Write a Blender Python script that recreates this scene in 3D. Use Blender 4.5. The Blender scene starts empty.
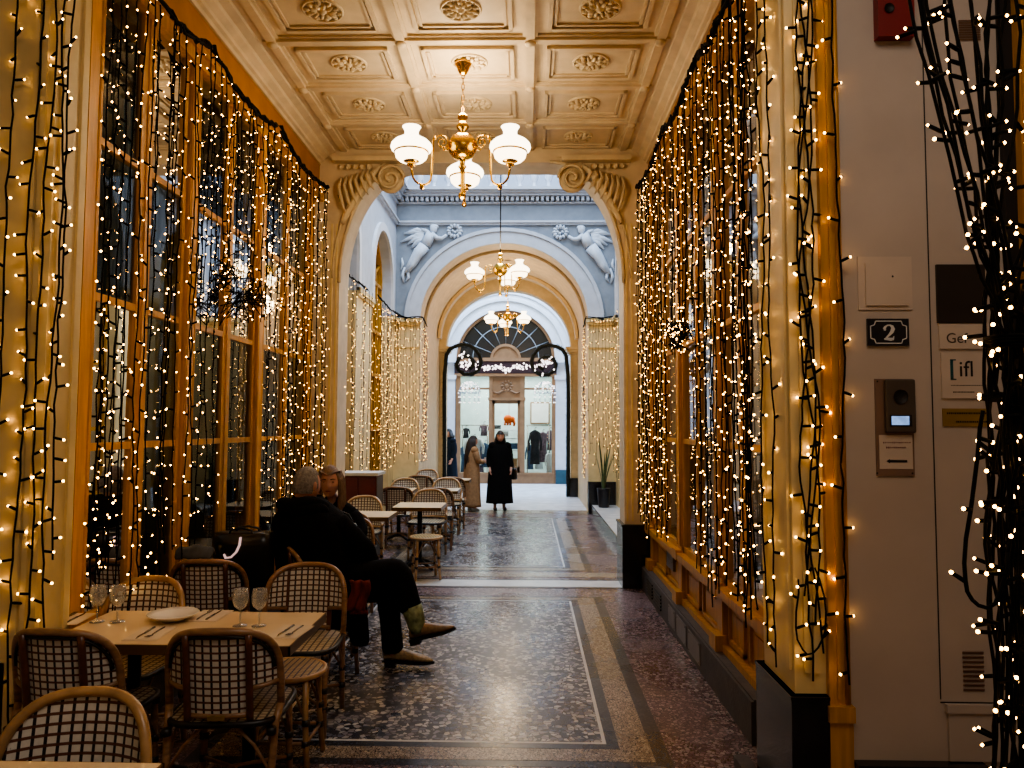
import bpy, bmesh, math, random
from mathutils import Vector, Matrix, Euler
random.seed(7)
PI = math.pi
R = math.radians
sc = bpy.context.scene
COL = sc.collection

# ------------------------------------------------------------------ materials
def hexc(h):
    h = h.lstrip('#')
    c = [int(h[i:i+2], 16)/255 for i in (0, 2, 4)]
    return tuple([(x/12.92 if x <= .04045 else ((x+.055)/1.055)**2.4) for x in c] + [1])

class NT:
    def __init__(self, name):
        self.m = bpy.data.materials.new(name); self.m.use_nodes = True
        self.t = self.m.node_tree; self.t.nodes.clear()
        self.out = self.n('ShaderNodeOutputMaterial')
    def n(self, typ, **kw):
        x = self.t.nodes.new(typ)
        for k, v in kw.items():
            if k in x.inputs.keys(): x.inputs[k].default_value = v
            else: setattr(x, k, v)
        return x
    def l(self, a, b): self.t.links.new(a, b)
    def math(self, op, a, b=None):
        x = self.n('ShaderNodeMath', operation=op)
        for i, v in enumerate((a, b)):
            if v is None: continue
            if hasattr(v, 'is_output'): self.l(v, x.inputs[i])
            else: x.inputs[i].default_value = v
        return x.outputs[0]
    def ramp(self, fac, stops, interp='LINEAR'):
        r = self.n('ShaderNodeValToRGB'); r.color_ramp.interpolation = interp
        el = r.color_ramp.elements
        while len(el) < len(stops): el.new(.5)
        for e, (p, c) in zip(el, stops): e.position = p; e.color = c
        self.l(fac, r.inputs[0]); return r.outputs[0]
    def mix(self, fac, a, b):
        x = self.n('ShaderNodeMix', data_type='RGBA')
        for s, v in ((x.inputs[0], fac), (x.inputs[6], a), (x.inputs[7], b)):
            if hasattr(v, 'is_output'): self.l(v, s)
            else: s.default_value = v
        return x.outputs[2]

def mat(name, col, rough=.6, metal=0, var=.15, scale=6, bump=0, bscale=40, coat=0, spec=.5, stretch=(1, 1, 1), sheen=0):
    q = NT(name); c = hexc(col)
    b = q.n('ShaderNodeBsdfPrincipled', Roughness=rough, Metallic=metal)
    b.inputs['Coat Weight'].default_value = coat
    b.inputs['Specular IOR Level'].default_value = spec
    b.inputs['Sheen Weight'].default_value = sheen
    tc = q.n('ShaderNodeTexCoord'); mp = q.n('ShaderNodeMapping'); mp.inputs['Scale'].default_value = stretch
    q.l(tc.outputs['Object'], mp.inputs[0])
    nz = q.n('ShaderNodeTexNoise', Scale=scale, Detail=5.0); q.l(mp.outputs[0], nz.inputs['Vector'])
    lo = tuple(x*(1-var) for x in c[:3])+(1,); hi = tuple(min(1, x*(1+var)) for x in c[:3])+(1,)
    q.l(q.ramp(nz.outputs[0], [(.3, lo), (.7, hi)]), b.inputs['Base Color'])
    if bump:
        n2 = q.n('ShaderNodeTexNoise', Scale=bscale, Detail=4.0); q.l(mp.outputs[0], n2.inputs['Vector'])
        bp = q.n('ShaderNodeBump', Strength=bump, Distance=.01); q.l(n2.outputs[0], bp.inputs['Height']); q.l(bp.outputs[0], b.inputs['Normal'])
    q.l(b.outputs[0], q.out.inputs[0]); return q.m

def emit(name, col, s, var=0, scale=5):
    q = NT(name); e = q.n('ShaderNodeEmission', Strength=s)
    c = hexc(col) if isinstance(col, str) else tuple(col)+(1,)
    if var:
        tc = q.n('ShaderNodeTexCoord'); nz = q.n('ShaderNodeTexNoise', Scale=scale); q.l(tc.outputs['Object'], nz.inputs['Vector'])
        q.l(q.ramp(nz.outputs[0], [(.3, tuple(x*(1-var) for x in c[:3])+(1,)), (.7, c)]), e.inputs[0])
    else: e.inputs[0].default_value = c
    q.l(e.outputs[0], q.out.inputs[0]); return q.m

def glassy(name, tint='#ffffff', refl=1.0, rough=.02, frost=0):
    q = NT(name)
    tr = q.n('ShaderNodeBsdfTransparent'); tr.inputs[0].default_value = hexc(tint)
    gl = q.n('ShaderNodeBsdfGlossy', Roughness=rough)
    lw = q.n('ShaderNodeLayerWeight', Blend=.25)
    f = q.math('MULTIPLY', lw.outputs['Fresnel'], refl)
    f = q.math('MINIMUM', f, .95)
    ms = q.n('ShaderNodeMixShader'); q.l(f, ms.inputs[0]); q.l(tr.outputs[0], ms.inputs[1]); q.l(gl.outputs[0], ms.inputs[2])
    q.l(ms.outputs[0], q.out.inputs[0]); return q.m

def weave(name, cream, hgap, vgap, cu=.036, cv=.030, gu=.27, gv=.30):
    q = NT(name)
    b = q.n('ShaderNodeBsdfPrincipled', Roughness=.45)
    uv = q.n('ShaderNodeUVMap'); sp = q.n('ShaderNodeSeparateXYZ'); q.l(uv.outputs[0], sp.inputs[0])
    fu = q.math('FRACT', q.math('MULTIPLY', sp.outputs[0], 1/cu)); fv = q.math('FRACT', q.math('MULTIPLY', sp.outputs[1], 1/cv))
    iu = q.math('GREATER_THAN', fu, gu); iv = q.math('GREATER_THAN', fv, gv)
    # alternating over/under: horizontals pass over at every other column gap
    fine = q.math('SINE', q.math('MULTIPLY', sp.outputs[0], 2400.0))
    nz = q.n('ShaderNodeTexNoise', Scale=60.0); q.l(uv.outputs[0], nz.inputs['Vector'])
    cr = q.mix(nz.outputs[0], tuple(x*.72 for x in hexc(cream)[:3])+(1,), hexc(cream))
    c1 = q.mix(iu, hexc(vgap), cr)
    hg = q.mix(iu, tuple(x*.6 for x in hexc(hgap)[:3])+(1,), hexc(hgap))
    c2 = q.mix(iv, hg, c1)
    q.l(c2, b.inputs['Base Color'])
    h = q.math('MULTIPLY', iu, iv); h = q.math('ADD', h, q.math('MULTIPLY', fine, .12))
    bp = q.n('ShaderNodeBump', Strength=.5, Distance=.002); q.l(h, bp.inputs['Height']); q.l(bp.outputs[0], b.inputs['Normal'])
    q.l(b.outputs[0], q.out.inputs[0]); return q.m

def mosaic(name, stops, scale=45, rough=.27, grout='#3a3532', big=1.2):
    q = NT(name); b = q.n('ShaderNodeBsdfPrincipled', Roughness=rough)
    tc = q.n('ShaderNodeTexCoord')
    v = q.n('ShaderNodeTexVoronoi', Scale=scale); q.l(tc.outputs['Object'], v.inputs['Vector'])
    e = q.n('ShaderNodeTexVoronoi', Scale=scale, feature='DISTANCE_TO_EDGE'); q.l(tc.outputs['Object'], e.inputs['Vector'])
    sp = q.n('ShaderNodeSeparateColor'); q.l(v.outputs['Color'], sp.inputs[0])
    c = q.ramp(sp.outputs[0], [(p, hexc(h)) for p, h in stops], 'CONSTANT')
    nz = q.n('ShaderNodeTexNoise', Scale=big, Detail=3.0); q.l(tc.outputs['Object'], nz.inputs['Vector'])
    dirt = q.ramp(nz.outputs[0], [(.3, (.72, .72, .72, 1)), (.7, (1, 1, 1, 1))])
    mu = q.n('ShaderNodeMix', data_type='RGBA', blend_type='MULTIPLY'); mu.inputs[0].default_value = 1
    q.l(c, mu.inputs[6]); q.l(dirt, mu.inputs[7])
    ed = q.math('GREATER_THAN', e.outputs['Distance'], .07)
    q.l(q.mix(ed, hexc(grout), mu.outputs[2]), b.inputs['Base Color'])
    rr = q.ramp(nz.outputs[0], [(.35, (rough*.7,)*3+(1,)), (.65, (rough*1.3,)*3+(1,))]); q.l(rr, b.inputs['Roughness'])
    q.l(b.outputs[0], q.out.inputs[0]); return q.m

M = {}
M['cream'] = mat('cream_paint', '#dcc794', .45, var=.10, bump=.15, bscale=25)
M['cream_dk'] = mat('cream_paint_ceiling', '#d2c0a2', .55, var=.12, bump=.2, bscale=18)
M['plaster_relief'] = mat('relief_plaster_cream', '#cdbb9a', .6, var=.15)
M['ochre'] = mat('ochre_painted_wood', '#bf8a2c', .38, var=.22, scale=5, bump=.15, bscale=30, stretch=(6, 6, .6))
M['frieze'] = mat('ochre_frieze_paint', '#a86f10', .6, var=.12)
M['blue'] = mat('blue_grey_plaster', '#868e97', .65, var=.10, bump=.2, bscale=20)
M['bluelt'] = mat('pale_blue_plaster', '#bcc1c9', .6, var=.08, bump=.2, bscale=20)
M['white'] = mat('white_plaster', '#d8dade', .55, var=.06, bump=.1)
M['tan'] = mat('tan_vault_paint', '#cbb083', .5, var=.12, bump=.15, bscale=15)
M['grey_wall'] = mat('warm_grey_wall_paint', '#b9aca0', .55, var=.07, scale=3, bump=.12, bscale=12)
M['black_stone'] = mat('black_marble', '#17171a', .25, var=.6, scale=7, coat=.2)
M['skirting'] = mat('grey_stone_skirting', '#4b4644', .55, var=.25, scale=9, bump=.3)
M['skirt_metal'] = mat('grey_metal_plate', '#77706a', .4, .6, var=.15)
M['marble'] = mat('white_marble', '#c6c3bf', .3, var=.15, scale=5)
M['bluemarble'] = mat('pale_worn_marble', '#c9ccd2', .4, var=.22, scale=3.5)
M['mosaic'] = mosaic('mosaic_field', [(0, '#3f3f49'), (.2, '#aaa5a2'), (.38, '#6a6974'), (.56, '#c6c0bb'), (.70, '#33343e'), (.86, '#8d868a')], 30)
M['mosaic_red'] = mosaic('mosaic_red', [(0, '#7d6466'), (.3, '#978082'), (.55, '#685154'), (.8, '#ab9896')], 48)
M['mosaic_dark'] = mosaic('mosaic_dark', [(0, '#37383f'), (.4, '#2c2d34'), (.75, '#484850')], 75)
M['mosaic_tan'] = mosaic('mosaic_tan', [(0, '#a8957f'), (.35, '#b8a690'), (.7, '#978470')], 60)
M['wire'] = mat('black_rubber_cable', '#080706', .8, var=.2, spec=.15)
M['bulb'] = emit('warm_led_bulb', (1.0, .52, .13), 24)
M['bulb_white'] = emit('cool_white_led', (1.0, .88, .84), 4.5)
M['shade'] = emit('lit_opal_glass', (1.0, .84, .60), 6.0)
M['shade_low'] = emit('lit_opal_glass_lower', (1.0, .78, .50), 6.0)
M['brass'] = mat('polished_brass', '#dcae48', .24, 1, var=.15)
M['brass_dk'] = mat('aged_brass', '#8c6a2a', .35, 1, var=.2)
M['gold_plate'] = mat('brass_plaque', '#a98a3c', .45, .6, var=.15)
M['glass'] = glassy('window_glass', '#e8efe9', 1.6)
def wineglass():
    q = NT('drinking_glass'); tr = q.n('ShaderNodeBsdfTransparent'); tr.inputs[0].default_value = (.93, .95, .95, 1)
    gl = q.n('ShaderNodeBsdfGlossy', Roughness=.03); df = q.n('ShaderNodeBsdfTranslucent'); df.inputs[0].default_value = (.95, .93, .9, 1); d2 = q.n('ShaderNodeBsdfDiffuse'); d2.inputs[0].default_value = (.95, .93, .9, 1)
    lw = q.n('ShaderNodeLayerWeight', Blend=.35); a = q.n('ShaderNodeMixShader'); q.l(lw.outputs['Facing'], a.inputs[0]); q.l(tr.outputs[0], a.inputs[1]); q.l(gl.outputs[0], a.inputs[2])
    b = q.n('ShaderNodeMixShader'); b.inputs[0].default_value = .5; q.l(df.outputs[0], b.inputs[1]); q.l(d2.outputs[0], b.inputs[2])
    c = q.n('ShaderNodeMixShader'); c.inputs[0].default_value = .16; q.l(a.outputs[0], c.inputs[1]); q.l(b.outputs[0], c.inputs[2]); q.l(c.outputs[0], q.out.inputs[0]); return q.m
M['glass_clear'] = wineglass()
M['glass_right'] = glassy('window_glass_right', '#eef0f2', .45)
M['room_dark'] = mat('dark_shop_interior', '#35342f', .8, var=.35, scale=2)
M['room_grey'] = mat('grey_green_interior', '#5b6056', .8, var=.2, scale=2)
M['room_pale'] = mat('pale_interior', '#b9bcc0', .7, var=.12, scale=2)
M['room_blue'] = mat('blue_drape', '#3c5878', .9, var=.3, scale=3, stretch=(8, 8, .5))
M['poster'] = mat('pink_poster', '#b0616a', .7, var=.5, scale=12)
M['rattan'] = mat('rattan_cane', '#8d6a48', .35, var=.35, scale=14, stretch=(1, 1, 4), coat=.2)
M['rattan_lt'] = mat('rattan_cane_pale', '#b08a5c', .35, var=.3, scale=14, coat=.2)
M['rattan_dk'] = mat('rattan_cane_dark', '#5c3623', .35, var=.4, scale=20, coat=.2)
M['binding'] = mat('black_binding', '#15100e', .4, var=.3)
M['weave'] = weave('bistro_weave', '#ece6d8', '#6b4430', '#1b1820')
M['weave_seat'] = weave('bistro_weave_seat', '#cdbf9f', '#6a4a2c', '#231a18')
M['weave_stool'] = weave('stool_weave', '#cfae6c', '#5b3d1e', '#2b1c12', .03, .02)
M['table_top'] = mat('pale_laminate_top', '#dfc49a', .35, var=.07, scale=4, coat=.15)
M['table_edge'] = mat('dark_table_edge', '#6d5028', .35, .4, var=.15)
M['iron'] = mat('black_cast_iron', '#131315', .45, .5)
M['porcelain'] = mat('white_porcelain', '#e6e2da', .2, var=.03, coat=.4)
M['napkin'] = mat('paper_napkin', '#dcc9ae', .9, var=.06)
M['steel'] = mat('cutlery_steel', '#8b857c', .25, 1)
M['coat_black'] = mat('black_wool', '#0d0c0d', .95, var=.4, scale=30, bump=.4, bscale=60, spec=.15)
M['trouser_black'] = mat('black_denim', '#0b0b0d', .9, var=.4, scale=30, bump=.3, spec=.2)
M['coat_tan'] = mat('camel_wool', '#97795a', .95, var=.15, scale=20, bump=.3, spec=.2)
M['coat_navy'] = mat('navy_cloth', '#18222f', .9, var=.2, spec=.2)
M['skin'] = mat('skin', '#c99478', .5, var=.07, scale=12)
M['skin_pink'] = mat('skin_pale', '#cf9d86', .5, var=.07, scale=12)
M['hair_grey'] = mat('grey_cropped_hair', '#86807a', .85, var=.35, scale=60, bump=.8, bscale=120)
M['hair_blond'] = mat('dark_blond_hair', '#7a6148', .6, var=.4, scale=30, stretch=(6, 6, .8), bump=.5, bscale=60)
M['hair_dark'] = mat('dark_brown_hair', '#1c100c', .55, var=.4, scale=30, stretch=(6, 6, .8), bump=.5, bscale=60)
M['hair_black'] = mat('black_hair', '#120d0c', .55, var=.4, scale=30, stretch=(6, 6, .8))
M['eye'] = mat('dark_eye', '#221712', .2)
M['lip'] = mat('lip', '#8d4a42', .5)
M['boot'] = mat('tan_snakeskin_leather', '#a58d68', .45, var=.35, scale=55, bump=.4, bscale=90)
M['boot_shaft'] = mat('green_tan_boot_shaft', '#7c8660', .5, var=.6, scale=26, bump=.3)
M['boot_toe'] = mat('brown_boot_leather', '#8a6f4e', .4, var=.3, scale=40)
M['sole'] = mat('black_sole', '#100e0d', .5)
M['red_knit'] = mat('red_patterned_knit', '#7c2f24', .95, var=.6, scale=18, stretch=(1, 1, .3))
M['black_bag'] = mat('black_glossy_bag', '#0c0b0e', .3, var=.2)
M['pink_mark'] = emit('pale_pink_glow_mark', (1.0, .62, .55), .75)  # brightness of the hooked mark put in as emission; it is no lamp
M['grey_cloth'] = mat('dark_grey_cloth', '#4a4b4d', .9, var=.4, scale=12)
M['maroon'] = mat('maroon_panel', '#5c1f1c', .5, var=.15)
M['stone_pale'] = mat('pale_counter_top', '#c9c4bd', .5)
M['evergreen'] = mat('dark_evergreen_needles', '#11170f', .8, var=.5, scale=20)
M['leaf'] = mat('snake_plant_leaf', '#4a5a34', .5, var=.4, scale=14)
M['pot'] = mat('dark_pot', '#1d1e22', .4)
M['brown_wood'] = mat('brown_shop_wood', '#8d6a4a', .5, var=.15, scale=5)
M['awning'] = mat('dark_maroon_awning', '#2e1820', .7, var=.2)
M['shop_wall'] = mat('pale_green_shop_wall', '#c4d2ce', .7, var=.08)
M['shop_teal'] = mat('teal_base_paint', '#2d4f5b', .5)
M['fan_dark'] = mat('dark_fanlight_interior', '#080c14', .3)
M['fan_bar'] = mat('grey_fanlight_bars', '#8b949d', .5)
M['orange'] = mat('bright_orange_felt', '#e0661b', .8)
M['cloth_white'] = mat('white_cloth', '#cfd3d6', .9, var=.1)
M['cloth_blue'] = mat('steel_blue_cloth', '#3f5877', .9, var=.2)
M['cloth_dark'] = mat('dark_cloth', '#22242c', .9, var=.3)
M['cloth_mauve'] = mat('mauve_print_cloth', '#6d5a66', .9, var=.5, scale=20)
M['cloth_tan'] = mat('tan_cardboard', '#9a7b5a', .9, var=.2)
M['enamel'] = mat('dark_navy_enamel', '#0b0e1a', .2, var=.1, coat=.5)
M['sign_white'] = mat('sign_white', '#d7d4cf', .4, var=.05)
M['sign_plate'] = mat('pale_sign_plate', '#c6b7a8', .5, var=.05)
M['sign_dark'] = mat('dark_sign_plate', '#2a2119', .4, var=.2)
M['teal'] = mat('teal_print', '#174b52', .5)
M['ink'] = mat('black_ink', '#181412', .6)
M['red_ink'] = mat('dark_red_ink', '#6e2a26', .6)
M['red_box'] = mat('red_alarm_box', '#7d1f1d', .45, var=.12)
M['panel_steel'] = mat('brushed_intercom_steel', '#5b5148', .45, .4, var=.1)
M['panel_bronze'] = mat('bronze_backplate', '#8b7160', .45, .35, var=.1)
M['screen'] = emit('intercom_screen', (.35, .55, 1.0), 1.1, .4, 30)
M['pale_relief'] = mat('pale_blue_relief', '#c9d2dc', .6, var=.1)

# ------------------------------------------------------------------ mesh builder
class MB:
    def __init__(s): s.v = []; s.f = []; s.mi = []; s.uv = {}; s.sm = []
    def add(s, vs, fs, mi=0, smooth=False, uvs=None):
        b = len(s.v); s.v += [tuple(p) for p in vs]
        for i, f in enumerate(fs):
            if uvs: s.uv[len(s.f)] = [uvs[k] for k in f]
            s.f.append(tuple(b+k for k in f)); s.mi.append(mi); s.sm.append(smooth)
        return s
    def box(s, x0, x1, y0, y1, z0, z1, mi=0):
        x0, x1 = min(x0, x1), max(x0, x1); y0, y1 = min(y0, y1), max(y0, y1); z0, z1 = min(z0, z1), max(z0, z1)
        vs = [(x, y, z) for z in (z0, z1) for y in (y0, y1) for x in (x0, x1)]
        return s.add(vs, [(0, 2, 3, 1), (4, 5, 7, 6), (0, 1, 5, 4), (2, 6, 7, 3), (0, 4, 6, 2), (1, 3, 7, 5)], mi)
    def obox(s, c, size, rot, mi=0):
        m = Euler(rot).to_matrix(); vs = []
        for z in (-.5, .5):
            for y in (-.5, .5):
                for x in (-.5, .5):
                    vs.append(Vector(c)+m @ Vector((x*size[0], y*size[1], z*size[2])))
        return s.add(vs, [(0, 2, 3, 1), (4, 5, 7, 6), (0, 1, 5, 4), (2, 6, 7, 3), (0, 4, 6, 2), (1, 3, 7, 5)], mi)
    def tube(s, pts, r, seg=8, mi=0, closed=False, cap=True, smooth=True, flat=1.0):
        pts = [Vector(p) for p in pts]; n = len(pts)
        rs = r if isinstance(r, (list, tuple)) else [r]*n
        prev = None; vs = []
        for i, p in enumerate(pts):
            if closed: t = pts[(i+1) % n]-pts[i-1]
            else: t = pts[min(i+1, n-1)]-pts[max(i-1, 0)]
            if t.length < 1e-9: t = Vector((0, 0, 1))
            t.normalize()
            if prev is None:
                a = Vector((0, 0, 1)) if abs(t.z) < .9 else Vector((1, 0, 0))
                u = t.cross(a).normalized()
            else:
                u = prev-t*prev.dot(t)
                u = u.normalized() if u.length > 1e-6 else t.cross(Vector((1, 0, 0))).normalized()
            prev = u; w = t.cross(u)
            for k in range(seg):
                a = 2*PI*k/seg
                vs.append(p+u*(math.cos(a)*rs[i])+w*(math.sin(a)*rs[i]*flat))
        fs = []
        for i in range(n if closed else n-1):
            for k in range(seg):
                a = i*seg+k; b = i*seg+(k+1) % seg; j = (i+1) % n
                fs.append((a, b, j*seg+(k+1) % seg, j*seg+k))
        if cap and not closed:
            fs.append(tuple(reversed(range(seg)))); fs.append(tuple((n-1)*seg+k for k in range(seg)))
        return s.add(vs, fs, mi, smooth)
    def lathe(s, prof, c=(0, 0, 0), seg=24, mi=0, smooth=True, mat3=None, cap=False):
        vs = []; n = len(prof); c = Vector(c)
        for r, z in prof:
            for k in range(seg):
                a = 2*PI*k/seg; p = Vector((r*math.cos(a), r*math.sin(a), z))
                vs.append(c+(mat3 @ p if mat3 else p))
        fs = [(i*seg+k, i*seg+(k+1) % seg, (i+1)*seg+(k+1) % seg, (i+1)*seg+k) for i in range(n-1) for k in range(seg)]
        if cap:
            fs.append(tuple(reversed(range(seg)))); fs.append(tuple((n-1)*seg+k for k in range(seg)))
        return s.add(vs, fs, mi, smooth)
    def grid(s, fn, us, vs_, mi=0, smooth=True, uvf=None):
        vs = []; uv = []
        for v in vs_:
            for u in us:
                vs.append(fn(u, v)); uv.append(uvf(u, v) if uvf else (u, v))
        nu = len(us)
        fs = [(j*nu+i, j*nu+i+1, (j+1)*nu+i+1, (j+1)*nu+i) for j in range(len(vs_)-1) for i in range(nu-1)]
        return s.add(vs, fs, mi, smooth, uv)
    def ell(s, c, r, seg=12, rings=8, mi=0, rot=None):
        m = Euler(rot).to_matrix() if rot else None; vs = []; c = Vector(c)
        for j in range(rings+1):
            ph = PI*j/rings
            for k in range(seg):
                a = 2*PI*k/seg
                p = Vector((r[0]*math.sin(ph)*math.cos(a), r[1]*math.sin(ph)*math.sin(a), -r[2]*math.cos(ph)))
                vs.append(c+(m @ p if m else p))
        fs = [(j*seg+k, j*seg+(k+1) % seg, (j+1)*seg+(k+1) % seg, (j+1)*seg+k) for j in range(rings) for k in range(seg)]
        return s.add(vs, fs, mi, True)
    def loft(s, rings, mi=0, cap=True, smooth=True):
        n = len(rings[0]); vs = [p for r in rings for p in r]
        fs = [(i*n+k, i*n+(k+1) % n, (i+1)*n+(k+1) % n, (i+1)*n+k) for i in range(len(rings)-1) for k in range(n)]
        if cap: fs.append(tuple(reversed(range(n)))); fs.append(tuple((len(rings)-1)*n+k for k in range(n)))
        return s.add(vs, fs, mi, smooth)
    def prism(s, poly, fn, d0, d1, mi=0, smooth=False):
        n = len(poly); vs = [fn(a, b, d0) for a, b in poly]+[fn(a, b, d1) for a, b in poly]
        fs = [tuple(range(n)), tuple(reversed(range(n, 2*n)))]+[(k, k+n, (k+1) % n+n, (k+1) % n) for k in range(n)]
        return s.add(vs, fs, mi, smooth)
    def build(s, name, mats, parent=None, sub=0):
        me = bpy.data.meshes.new(name)
        me.from_pydata(s.v, [], s.f)
        if not isinstance(mats, (list, tuple)): mats = [mats]
        for m in mats: me.materials.append(m)
        me.polygons.foreach_set('material_index', s.mi)
        me.polygons.foreach_set('use_smooth', s.sm)
        if s.uv:
            ul = me.uv_layers.new(name='UVMap')
            for p in me.polygons:
                q = s.uv.get(p.index)
                if q:
                    for li, c in zip(p.loop_indices, q): ul.data[li].uv = c
        bm = bmesh.new(); bm.from_mesh(me); bmesh.ops.recalc_face_normals(bm, faces=bm.faces); bm.to_mesh(me); bm.free()
        me.update()
        o = bpy.data.objects.new(name, me); COL.objects.link(o)
        if parent: o.parent = parent
        if sub:
            d = o.modifiers.new('smooth', 'SUBSURF'); d.levels = sub; d.render_levels = sub
        return o

def tag(o, label, cat=None, group=None, kind=None):
    o['label'] = label
    if cat: o['category'] = cat
    if group: o['group'] = group
    if kind: o['kind'] = kind
    return o
def thing(name, label, cat, loc=(0, 0, 0), rz=0, group=None):
    o = bpy.data.objects.new(name, None); COL.objects.link(o); o.empty_display_size = .1
    o.location = loc; o.rotation_euler = (0, 0, rz)
    return tag(o, label, cat, group)
def struct(name, mb, m, label=None, parent=None, cat=None):
    o = mb.build(name, m, parent)
    if not parent:
        o['kind'] = 'structure'
        o['label'] = label or name; o['category'] = cat or name.split('_')[0]
    return o
def kids(o): return [c for c in bpy.data.objects if c.parent == o]
def dup(root, loc, rz, label, group=None, name=None):
    def cp(o, par):
        c = o.copy(); COL.objects.link(c)
        if par: c.parent = par
        for ch in CH.get(o.name, ()): cp(ch, c)
        return c
    CH = {}
    def walk(o):
        CH[o.name] = kids(o)
        for k in CH[o.name]: walk(k)
    walk(root)
    c = cp(root, None); c.location = loc; c.rotation_euler = (0, 0, rz); c['label'] = label
    if group: c['group'] = group
    return c
def arc(c, r, a0, a1, n, plane='xz'):
    out = []
    for i in range(n+1):
        a = a0+(a1-a0)*i/n; p, q = r*math.cos(a), r*math.sin(a)
        out.append((c[0]+p, c[1], c[2]+q) if plane == 'xz' else (c[0]+p, c[1]+q, c[2]) if plane == 'xy' else (c[0], c[1]+p, c[2]+q))
    return out
# ------------------------------------------------------------------ camera and pixel-to-place helper
CH_, FP = 1.7, 740.0
_a = math.asin(16/741.3); _p = math.atan(42/FP); _r = R(.25)
FW = Vector((-math.sin(_a)*math.cos(_p), math.cos(_a)*math.cos(_p), math.sin(_p)))
_R0 = Vector((math.cos(_a), math.sin(_a), 0)); _U0 = _R0.cross(FW)
RT = _R0*math.cos(_r)+_U0*math.sin(_r); UP = _U0*math.cos(_r)-_R0*math.sin(_r)
cam_d = bpy.data.cameras.new('camera'); cam = bpy.data.objects.new('camera', cam_d); COL.objects.link(cam)
cam_d.sensor_width = 36; cam_d.lens = FP*36/1024; cam_d.clip_start = .05; cam_d.clip_end = 200
cm = Matrix((RT, UP, -FW)).transposed().to_4x4(); cm.translation = (0, 0, CH_); cam.matrix_world = cm
sc.camera = cam
def at(x, y, X=None, Y=None, Z=None):
    d = FW*FP+RT*(x-512)-UP*(y-384)
    t = X/d.x if X is not None else Y/d.y if Y is not None else (Z-CH_)/d.z
    return Vector((0, 0, CH_))+d*t

XC, XL, XR, ZC = -.5, -2.3, 1.3, 4.75
def sx(s, inset=0): return XC+s*(1.8-inset)

# ------------------------------------------------------------------ floor
fl = MB()
fl.box(-2.9, 3.4, -3, 7.6, -.2, 0, 1)
fl.box(-2.9, 2.2, 7.6, 14.55, -.2, 0, 1)
z = .002
def rect(x0, x1, y0, y1, zz, mi): fl.box(x0, x1, y0, y1, -.01, zz, mi)
for (x0, x1, y0, y1) in ((-1.74, .74, 3.80, 7.52), (-1.77, .77, 8.78, 13.95)):
    rect(x0, x1, y0, y1, .001, 2)
    rect(x0+.085, x1-.085, y0+.07, y1-.06, .002, 3)
    w = .165
    rect(x0+.085+w, x1-.085-w, y0+.07+.14, y1-.06-.10, .003, 2)
    rect(x0+.15+w, x1-.15-w, y0+.07+.2, y1-.06-.15, .004, 4)
    rect(x0+.17+w, x1-.17-w, y0+.07+.22, y1-.06-.17, .005, 0)
rect(-2.1, 1.0, 7.95, 8.28, .003, 4)
rect(-2.1, 1.0, 8.30, 8.34, .003, 2); rect(-2.1, 1.0, 7.88, 7.92, .003, 2)
rect(-2.1, 1.0, 8.45, 8.70, .003, 3)
fl.box(-2.9, 2.2, 14.55, 15.1, -.2, .004, 3)
fl.box(-2.4, 1.5, 15.1, 18.2, -.2, .004, 5)
fl.box(-9, 8, 18.2, 26, -.2, .004, 5)
struct('floor', fl, [M['mosaic'], M['mosaic_red'], M['mosaic_dark'], M['mosaic_tan'], M['marble'], M['bluemarble']],
       'mosaic floor with grey field framed by tan and dark borders')
rs = MB(); rs.box(1.25, 1.8, 8.4, 14.58, .004, .17, 0); rs.box(1.235, 1.25, 8.4, 14.58, .004, .175, 1)
struct('trim_1', rs, [M['marble'], M['black_stone']], 'pale marble step with dark edge along the right of the skylit court', cat='step')

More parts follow.
